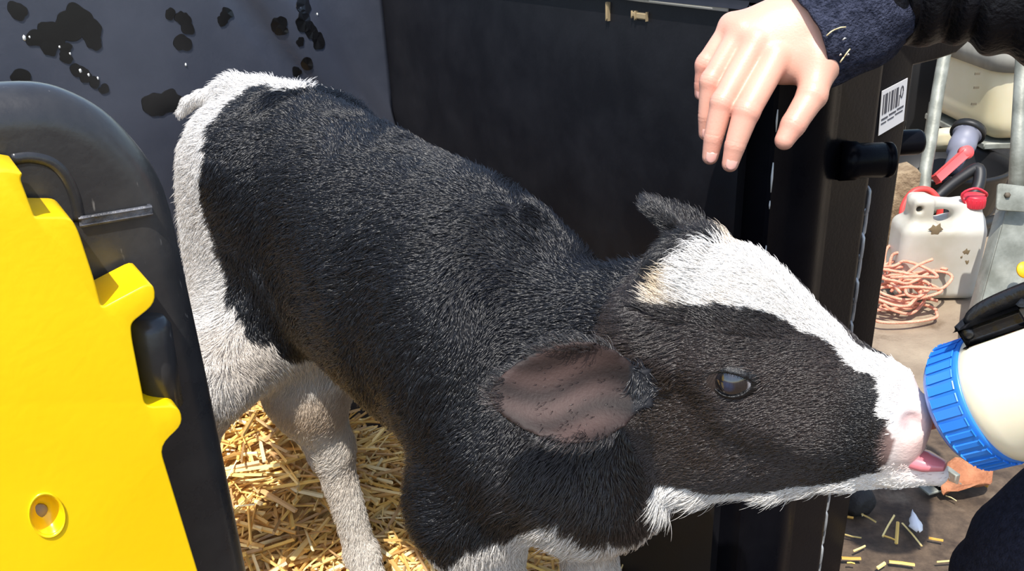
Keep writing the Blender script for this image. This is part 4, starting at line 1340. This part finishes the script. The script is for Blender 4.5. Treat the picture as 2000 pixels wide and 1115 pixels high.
# ------------------------------------------------------------------ yard behind the post
# white jerrycan
jb = on_z(1838, 592, 0.0)
jx = nrm([math.cos(-.10), math.sin(-.10), 0]); jy = np.array([-jx[1], jx[0], 0])
jer = empty('jerrycan', 'white plastic jerrycan with red screw cap standing on the yard floor', 'jerrycan', tuple(jb))
jf = Field(jb + np.array([-.18, -.12, -.01]), jb + np.array([.18, .24, .36]), .004)
def jp(x, y, z): return jb + jx * x + jy * y + EZ * z
JW = .112
jf.rbox(jp(-.012, .075, .112), (jx, jy, EZ), (JW, .068, .110), .028, .01)
jf.rbox(jp(-.070, .075, .245), (jx, jy, EZ), (.028, .042, .045), .014, .02)                # grip foot at the left
jf.cone(jp(-.085, .075, .272), jp(.028, .075, .262), .019, .018, .012)                      # grip bar
jf.cone(jp(.035, .075, .262), jp(.055, .075, .205), .020, .028, .02)
jf.ell(jp(.062, .075, .222), (jx, jy, EZ), (.040, .045, .030), .03)
jf.cone(jp(.066, .070, .22), jp(.068, .070, .262), .026, .024, .008)
jf.cone(jp(-.010, -.05, .232), jp(-.010, .20, .232), .019, .019, .01, 'sub')
jf.cone(jp(-.083, -.05, .262), jp(-.083, .20, .262), .0085, .0085, .006, 'sub')
JV, JQ = jf.mesh(2)
jm = plain('milky_white_can', rgb(196, 193, 184), .4, c2=rgb(172, 166, 150), scale=7, sss=.15)
link('body', mesh_quads('jerrycan_body', JV, JQ), jm, jer)
M_REDC = plain('red_cap_plastic', rgb(206, 44, 62), .4)
lathe('cap', [(0, .028), (.003, .0295), (.030, .0285), (.034, .026), (.0345, .001)], jp(.068, .070, .258), EZ, M_REDC, jer, 28)
for k in range(18):
    a = 2 * math.pi * k / 18; rd = jx * math.cos(a) + jy * math.sin(a)
    box('cap_rib', jp(.068, .070, .272) + rd * .0288, np.cross(EZ, rd), EZ, rd, .002, .011, .0012, M_REDC, jer, .0006, 1)
tube('cap_strap', list(spline(np.array([jp(.045, .06, .262), jp(.025, .05, .300), jp(.055, .045, .318), jp(.090, .055, .300), jp(.094, .065, .285)]), 16)), .0035, M_REDC, jer, 8)
dirt = plain('dried_mud', rgb(120, 104, 78), .9)
for (x, z, r_, sd2) in [(.045, .150, .016, 1), (.052, .120, .012, 2), (.035, .135, .007, 3), (-.045, .215, .018, 4)]:
    rr = np.random.default_rng(sd2); bm = bmesh.new()
    cv = bm.verts.new(tuple(jp(x, .0045, z))); rg = []
    for k in range(12):
        a = 2 * math.pi * k / 12; q = r_ * rr.uniform(.45, 1.2)
        rg.append(bm.verts.new(tuple(jp(x + q * math.cos(a), .0085, z + q * math.sin(a)))))
    for k in range(12): bm.faces.new((cv, rg[k], rg[(k + 1) % 12]))
    link('mud_spot', bm_mesh('mud_spot', bm), dirt, jer)

# tangle of pink baler twine
tw0 = on_z(1760, 606, .0)
twine = empty('twine_tangle', 'tangled heap of pink baler twine on the floor by the jerrycan', 'twine', tuple(tw0))
M_TWINE = plain('pink_twine', rgb(228, 150, 122), .8, c2=rgb(240, 172, 146), scale=60, bump=.5, bscale=300)
rr = np.random.default_rng(12)
for k in range(11):
    cx, cy = rr.normal(-.01, .035), rr.normal(.0, .03)
    rx, ry = rr.uniform(.03, .10), rr.uniform(.03, .07); a0 = rr.uniform(0, 6.28); z0 = .006 + .010 * k
    c = [tw0 + np.array([cx + rx * math.cos(a0 + t) + .02 * math.sin(2.3 * t + k), cy + ry * math.sin(a0 + t), z0 + .02 * abs(math.sin(t * 1.3 + k)) * (k > 2)]) for t in np.linspace(0, rr.uniform(4.5, 7.5), 11)]
    for q in c: q[2] = max(q[2], .005)
    tube('twine_strand', list(spline(np.array(c), 44)), .0042, M_TWINE, twine, 7)
def strand(pts): tube('twine_strand', list(spline(np.array([P(*q) for q in pts]), 36)), .0042, M_TWINE, twine, 7)
strand([(1735, 545, 2.46), (1742, 500, 2.46), (1765, 492, 2.44), (1785, 484, 2.42)])
strand([(1740, 570, 2.44), (1760, 545, 2.42), (1790, 520, 2.40), (1822, 506, 2.39)])
strand([(1730, 560, 2.50), (1728, 500, 2.50), (1738, 480, 2.52), (1752, 490, 2.50), (1750, 530, 2.50), (1738, 552, 2.48)])
strand([(1745, 560, 2.48), (1775, 535, 2.46), (1800, 555, 2.44), (1806, 585, 2.42), (1780, 612, 2.38), (1745, 606, 2.38), (1725, 595, 2.38)])
strand([(1740, 580, 2.44), (1780, 575, 2.44), (1832, 588, 2.42)])

# white tank on its stand, with tap
tk = P(2010, 150, 3.25)
tank = empty('tank', 'white translucent plastic tank with grey band and outlet tap, raised on legs', 'tank', tuple(np.array([tk[0], tk[1], 0])))
tf = Field(tk + np.array([-.34, -.30, -.34]), tk + np.array([.42, .42, .66]), .010)
tf.rbox(tk + np.array([.05, .05, .20]), (np.array([1., 0, 0]), np.array([0, 1., 0]), EZ), (.275, .26, .385), .07, .01)
TV, TQ = tf.mesh(3)
M_TANK = plain('yellowed_tank_plastic', rgb(200, 188, 152), .35, c2=rgb(214, 206, 180), scale=3, sss=.2)
link('vessel', mesh_quads('tank_vessel', TV, TQ), M_TANK, tank)
bz = P(1930, 125, 3.0)[2]
M_BAND = plain('grey_band', rgb(118, 116, 108), .6, c2=rgb(140, 138, 128), scale=12)
bp_ = round_poly([(-.230, -.214), (.33, -.214), (.33, .316), (-.230, .316)], .075, 5)
bm = bmesh.new(); lo = [bm.verts.new((tk[0] + x, tk[1] + y, bz - .036)) for x, y in bp_]; hi = [bm.verts.new((tk[0] + x, tk[1] + y, bz + .036)) for x, y in bp_]
for k in range(len(lo)): bm.faces.new((lo[k], lo[(k + 1) % len(lo)], hi[(k + 1) % len(lo)], hi[k]))
o = link('band', bm_mesh('band', bm), M_BAND, tank); sm = o.modifiers.new('thick', 'SOLIDIFY'); sm.thickness = .012; sm.offset = 1
M_MARK = plain('faint_mark', rgb(96, 88, 70), .7)
for (px, py) in [(1909, 144), (1907, 171), (1902, 203)]:
    c = on_plane(px, py, (0, tk[1] - .211, 0), np.array([0, 1.0, 0]))
    box('scale_mark', c, np.array([1., 0, 0]), EZ, np.array([0, 1., 0]), 0.009, .004, .002, M_MARK, tank, .0, 1)
tap0 = np.array([P(1886, 248, 3.05)[0], tk[1] - .13, tk[2] - .19])
lathe('outlet_collar', [(0, .062), (.03, .060), (.045, .050), (.06, .048), (.061, .001)], tap0 + EZ * .03, nrm([-.05, -.5, -.85]), M_TANK, tank, 28)
vx = nrm(P(1868, 312, 2.98) - P(1890, 262, 3.02)); v0 = P(1889, 262, 3.03)
M_GREYV = plain('grey_valve_plastic', rgb(122, 124, 138), .5)
lathe('valve', [(-.02, .050), (.0, .052), (.004, .040), (.05, .044), (.09, .040), (.095, .030), (.17, .026), (.172, .001)], v0, vx, M_GREYV, tank, 24)
lathe('collar_ring', [(-.012, .055), (.010, .057), (.012, .045)], v0 + vx * -.01, vx, plain('black_ring', (.01, .01, .01, 1), .5), tank, 24)
M_LEVER = plain('red_lever_plastic', rgb(236, 92, 92), .45)
l0, l1 = P(1886, 298, 2.90), P(1828, 350, 2.86)
lathe('lever_hub', [(-.012, .001), (-.012, .022), (.012, .022), (.0125, .001)], l0, nrm(-_F), M_LEVER, tank, 20)
lx = nrm(l1 - l0); ln_ = nrm(-_F - lx * (-_F @ lx))
box('lever', (l0 + l1) / 2, lx, np.cross(ln_, lx), ln_, np.linalg.norm(l1 - l0) / 2, .014, .009, M_LEVER, tank, .004, 2)
M_GALV = plain('dull_galvanised', rgb(150, 152, 142), .55, metal=.25, c2=rgb(112, 114, 104), scale=18, bump=.15, bscale=80)
def leg_pole(pts, r, parent, name='stand_leg'): tube(name, list(spline(np.array(pts), 24)), r, M_GALV, parent, 12)
leg_pole([P(1846, 100, 2.92), P(1832, 180, 2.90), P(1818, 270, 2.88), P(1806, 345, 2.86), P(1808, 385, 2.84), P(1832, 410, 2.82)], .020, tank)
for dx, dy in ((-.20, .28), (.30, .28), (.30, -.16)):
    q = np.array([tk[0] + dx, tk[1] + dy, 0]); leg_pole([q, q + EZ * .1, q + EZ * .25], .018, tank)
box('stand_shelf', np.array([tk[0] + .05, tk[1] + .06, tk[2] - .205]), np.array([1., 0, 0]), np.array([0, 1., 0]), EZ, .27, .24, .012, M_GALV, tank, .004, 1)

# hoses under the tank, plus a black bucket added for the shade there
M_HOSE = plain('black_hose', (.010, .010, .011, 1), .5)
bk = on_z(1905, 470, 0); bk[1] += .36; bk[2] = 0
bkt = empty('shade_tub', 'wide black basin added to stand for the shade under the white tank', 'shade_tub', tuple(bk))
lathe('shade_tub_wall', [(0, .001), (0, .20), (.005, .215), (.14, .245), (.152, .258), (.165, .256), (.161, .242), (.14, .235), (.012, .205), (.011, .001)], bk + np.array([0, 0, .006]), EZ, M_HOSE, bkt, 40)
for s_ in (-1, 1):
    tube('shade_tub_handle', [bk + np.array([s_ * (.258 + .035 * math.sin(a)), .06 * math.cos(a), .145]) for a in np.linspace(0, math.pi, 13)], .008, M_HOSE, bkt, 8)
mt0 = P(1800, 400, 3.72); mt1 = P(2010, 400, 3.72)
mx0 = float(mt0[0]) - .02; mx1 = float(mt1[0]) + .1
shade_sheet = prism('wall_shade_sheet', round_poly([(mx0, .004), (mx1, .004), (mx1 + .01, .50), (mx0 + .03, .47)], .02, 4), np.array([0, 3.74, 0]), np.array([1., 0, 0]), nrm([0, .12, 1.0]), np.array([0, 1., 0]), .014, M_HOSE, None, .003, 2)  # black sheet added for the wall's shadow behind the valve
tag(shade_sheet, 'black sheet added for the shadow on the stone wall behind the tank legs', 'mat')
hose = tag(tube('hose', list(spline(np.array([P(1800, 420, 2.88), P(1835, 380, 2.88), P(1880, 345, 2.86), P(1912, 330, 2.84), P(1905, 375, 2.82), P(1860, 405, 2.82), P(1838, 440, 2.85), P(1905, 440, 2.84), P(1960, 425, 2.95)]), 60)), .019, M_HOSE, None, 10), 'black rubber hose looped under the tap of the white tank', 'hose')
hose2 = tag(tube('hose', list(spline(np.array([P(1762, 452, 2.70), P(1764, 405, 2.70), P(1785, 374, 2.70), P(1815, 372, 2.70), P(1835, 398, 2.70), P(1832, 430, 2.72), P(1815, 470, 2.74)]), 40)), .010, plain('red_hose_rubber', rgb(214, 66, 60), .5), None, 10), 'red hose arching behind the white jerrycan', 'hose')
hose2.location = (0, 0, 0)

# timber stump beside the post
tb = on_z(1756, 486, 0)
timber = prism('timber_post', [(-.040, 0), (.034, 0), (.036, .245), (.022, .262), (-.040, .250)], tb, np.array([1., 0, 0]), EZ, np.array([0, 1., 0]), .09,
               plain('weathered_timber', rgb(152, 132, 104), .85, c2=rgb(112, 92, 68), scale=26, bump=.7, bscale=70), None, .006, 2)
tag(timber, 'short weathered timber post standing behind the black post', 'post')
# pale green pipe standing behind the stump, dark knob on the far side of the post
pg = on_z(1757, 478, 0); pg[1] += .14
pipe = empty('pipe', 'thin pale green upright pipe rising behind the black post', 'pipe', tuple(pg))
tube('pipe_tube', [pg + EZ * .0, pg + EZ * .5, pg + EZ * 1.0], .0190, plain('pale_green_paint', rgb(178, 190, 176), .5), pipe, 16)
tube('pipe_joint', [pg + EZ * .33, pg + EZ * .34, pg + EZ * .37, pg + EZ * .38], [.019, .026, .026, .019], M_POST, pipe, 16)
kk = on_plane(1758, 279, pen(0, .09, 0), EN)
lathe('far_knob', [(-.075, .010), (-.073, .018), (.004, .0185), (.026, .0185), (.030, .0172), (.0305, .010), (.024, .0085), (.0235, .001)], kk, nrm(E1 * .85 + EN * .5), M_POST, post, 28)
# galvanised rail leaning at the right
gs = P(1945, 560, 2.05)
rail = empty('galvanised_rail', 'dull grey galvanised rail with bolted upright, leaning behind the bottle', 'rail', tuple(on_z(1900, 690, 0)))
ra0, ra1 = P(2010, 400, 2.22), on_z(1932, 690, .01)
rx_ = nrm(ra1 - ra0); rn_ = nrm(-_F - rx_ * (-_F @ rx_)); rs_ = np.cross(rx_, rn_); rs_ = rs_ if rs_ @ _R > 0 else -rs_
box('rail_web', (ra0 + ra1) / 2 + rs_ * .02, rx_, rs_, rn_, np.linalg.norm(ra1 - ra0) / 2, .075, .006, M_GALV, rail, .003, 2)
box('rail_lip', (ra0 + ra1) / 2 - rs_ * .052 - rn_ * .02, rx_, rn_, rs_, np.linalg.norm(ra1 - ra0) / 2, .024, .004, M_GALV, rail, .002, 2)
tube('upright', [P(1982, 400, 2.20), P(1990, 250, 2.22), P(1999, 90, 2.24), P(2006, -40, 2.26)], .0175, M_GALV, rail, 16)
fc = P(1976, 386, 2.17)
prism('flange', round_poly([(-.038, -.030), (.045, -.036), (.055, .026), (-.034, .036)], .010, 3), fc, _R, nrm(_U - nrm(_F) * .0), nrm(_F), .006, M_GALV, rail, .0015, 2)
lathe('bolt', [(0, .0075), (.006, .007), (.007, .001)], fc - _F * .0 + _R * -.012 + _U * .006, -_F, plain('rusty_bolt', rgb(90, 80, 66), .7), rail, 6)
yc = P(2001, 527, 2.13)
lathe('yellow_disc', [(0, .0205), (.004, .0195), (.0045, .001)], (ra0 + ra1) / 2 * 0 + yc, rn_, plain('yellow_tag', rgb(246, 180, 20), .5), rail, 24)

# rough stone wall across the far side of the yard
WY = 3.9
M_MORT = plain('mortar', rgb(120, 108, 92), .95, bump=.8, bscale=40)
fw = box('wall_far', np.array([.9, WY + .12, .45]), np.array([1., 0, 0]), np.array([0, 1., 0]), EZ, 1.9, .10, .45, M_MORT, None, .02, 1)
tag(fw, 'rough fieldstone wall at the back of the yard', None, None, 'structure')
M_STONES = [plain('field_stone', rgb(150, 130, 112), .9, c2=rgb(176, 156, 138), scale=9, bump=.9, bscale=26), plain('brown_stone', rgb(126, 98, 76), .9, c2=rgb(158, 132, 106), scale=9, bump=.9, bscale=26), plain('grey_stone', rgb(146, 138, 132), .9, c2=rgb(110, 104, 100), scale=9, bump=.9, bscale=26)]
srr = np.random.default_rng(5)
bases = []
for v_ in range(4):
    bm = bmesh.new(); bmesh.ops.create_icosphere(bm, subdivisions=2, radius=1)
    for v in bm.verts:
        d_ = v.co.normalized()
        f_ = 1 / max(abs(d_.x), abs(d_.y), abs(d_.z)) ** .6
        v.co = d_ * f_ * (1 + .10 * srr.normal())
    bases.append(bm_mesh('stone', bm))
z = .0; row_i = 0
while z < .86:
    hgt = srr.uniform(.10, .17); x = -.55 + srr.uniform(-.1, .1)
    while x < 2.75:
        w_ = srr.uniform(.12, .26)
        me = bases[int(srr.integers(4))]
        mt = M_STONES[int(srr.integers(3))]
        key_ = me.name + mt.name
        m2 = bpy.data.meshes.get(key_)
        if m2 is None:
            m2 = me.copy(); m2.name = key_; m2.materials.clear(); m2.materials.append(mt)
        o = bpy.data.objects.new('stone', m2); COL.objects.link(o); o.parent = fw
        o.location = (x + w_ / 2, WY + .02, z + hgt / 2); o.scale = (w_ * .46, .07, hgt * .46); o.rotation_euler = (0, srr.uniform(-.08, .08), 0)
        x += w_
    z += hgt
for me in bases: bpy.data.meshes.remove(me)

# ------------------------------------------------------------------ bits on the muddy floor
def zpx(x, y): return 1600 + x / 1.94, 540 + y / 1.94
def stalk(a, b, r, lab, z=.006):
    A_, B_ = on_z(*a, z), on_z(*b, z)
    L_ = np.linalg.norm(B_ - A_); d_ = (B_ - A_) / L_
    V, Q, c = straw_batch(np.array([(A_ + B_) / 2]), d_[None], np.array([L_]), np.array([r]), STRAW_C[[RNG.integers(0, 4)]] * .95, np.array([.004]))
    me = mesh_quads('straw', V, Q); me.polygons.foreach_set('use_smooth', np.zeros(len(me.polygons), bool)); set_col(me, c)
    o = link('straw', me, M_STRAW, None, smooth=False)
    return tag(o, lab, 'straw', 'loose straw stalks on the mud')
for a, b, r, lab in [((150, 868), (165, 905), .003, 'short straw stub lying just right of the dark dung lump'), ((160, 900), (215, 930), .003, 'straw stalk slanting away below the stub by the dung lump'),
                ((85, 905), (130, 915), .003, 'short straw stalk at the post foot, below the dung lump'), ((90, 975), (160, 990), .0022, 'thin flat straw stalk by the post, lower than the dung lump'),
                ((240, 985), (285, 905), .0024, 'straw stalk tilted like a slash, left of the upright one near the feather'), ((292, 1012), (298, 930), .003, 'thick straw stalk pointing straight away, just left of the feather'),
                ((315, 935), (388, 1020), .003, 'long straw stalk tilted like a backslash under the white feather'), ((85, 1066), (158, 1068), .003, 'level pale straw stalk by the post at the bottom edge'),
                ((105, 1085), (135, 1088), .003, 'short straw chip just below the level pale stalk by the post'), ((220, 1105), (250, 1085), .003, 'short straw chip at the bottom edge left of the long level stalk'),
                ((265, 1080), (362, 1092), .003, 'long thick level straw stalk at the bottom edge below the feather'), ((445, 1081), (575, 1075), .0026, 'long level straw stalk at the bottom edge beside the trousers'),
                ((415, 990), (470, 1000), .0022, 'thin short straw stalk between the feather and the trousers'), ((530, 742), (640, 795), .0028, 'long straw stalk running from the dead leaf towards the trousers'),
                ((560, 745), (650, 770), .0022, 'thinner straw stalk above the long one by the dead leaf'), ((245, 982), (292, 1000), .002, 'thin straw crossing the foot of the slash shaped stalk'),
                ((480, 830), (520, 850), .002, 'short straw just below the metal bracket'), ((130, 1040), (175, 1020), .0018, 'very thin straw by the post above the level pale stalk')]:
    stalk(zpx(*a), zpx(*b), r, lab)
# feather, dead leaf, metal bracket, dark lump
fe = on_z(*zpx(362, 935), .012)
bm = bmesh.new()
fd, fs = nrm([.25, 1, 0]), nrm([1, -.25, 0])
rr = np.random.default_rng(2)
L_ = [bm.verts.new(tuple(fe + fd * t + fs * (-w_ * rr.uniform(.8, 1.2)) + EZ * .004)) for t, w_ in zip(np.linspace(-.03, .03, 9), [.003, .009, .012, .012, .010, .008, .006, .004, .001])]
M0 = [bm.verts.new(tuple(fe + fd * t + EZ * .009)) for t in np.linspace(-.03, .03, 9)]
R_ = [bm.verts.new(tuple(fe + fd * t + fs * (w_ * rr.uniform(.8, 1.2)) + EZ * .004)) for t, w_ in zip(np.linspace(-.03, .03, 9), [.003, .009, .012, .012, .010, .008, .006, .004, .001])]
for k in range(8):
    bm.faces.new((L_[k], M0[k], M0[k + 1], L_[k + 1])); bm.faces.new((M0[k], R_[k], R_[k + 1], M0[k + 1]))
o = link('feather', bm_mesh('feather', bm), plain('white_feather', rgb(236, 236, 236), .8)); tag(o, 'small white downy feather lying on the mud', 'feather')
sm = o.modifiers.new('thick', 'SOLIDIFY'); sm.thickness = .001
lf = on_z(*zpx(550, 785), .012)
bm = bmesh.new(); rows = []
for i in range(9):
    t = i / 8; w_ = .042 * math.sin(math.pi * min(max(t, .04), .96)) ** .7
    rows.append([bm.verts.new(tuple(lf + nrm([1, .5, 0]) * (t - .5) * .13 + nrm([-.5, 1, 0]) * w_ * v + EZ * (.004 + .018 * v * v + .010 * math.sin(t * 9 + v * 2)))) for v in (-1, -.5, 0, .5, 1)])
for i in range(8):
    for k in range(4): bm.faces.new((rows[i][k], rows[i][k + 1], rows[i + 1][k + 1], rows[i + 1][k]))
o = link('leaf', bm_mesh('leaf', bm), plain('dead_leaf_brown', rgb(146, 88, 56), .75, c2=rgb(176, 118, 82), scale=30, bump=.5, bscale=120)); tag(o, 'curled brown dead leaf on the floor below the blue cap', 'leaf')
sm = o.modifiers.new('thick', 'SOLIDIFY'); sm.thickness = .0012
mb = on_z(*zpx(452, 806), 0)
brk = empty('metal_bracket', 'small grey metal bracket on the floor beside the dead leaf', 'bracket', tuple(mb))
bx_, by_ = nrm([1, .35, 0]), nrm([-.35, 1, 0])
box('bracket_plate', mb + EZ * .010, bx_, by_, EZ, .040, .016, .0025, M_GALV, brk, .001, 1)
box('bracket_web', mb + EZ * .024 + bx_ * .026, bx_, by_, EZ, .006, .016, .013, M_GALV, brk, .002, 1)
box('bracket_web', mb + EZ * .023 - bx_ * .012, bx_, by_, EZ, .004, .016, .012, M_POST, brk, .002, 1)
dl = on_z(1666, 988, 0)
bm = bmesh.new(); bmesh.ops.create_icosphere(bm, subdivisions=3, radius=1)
for v in bm.verts:
    q = np.array(v.co[:]); s_ = 1 + .18 * wav(q[None], 3, 1)[0]
    v.co = Vector(tuple(dl + np.array([q[0] * .034, q[1] * .040, .018 + max(q[2], -.6) * .030]) * np.array([s_, s_, 1])))
o = link('clod', bm_mesh('clod', bm), plain('dark_clod', (.012, .010, .009, 1), .7, bump=.5, bscale=60)); tag(o, 'dark lump of dung on the mud behind the post', 'clod')
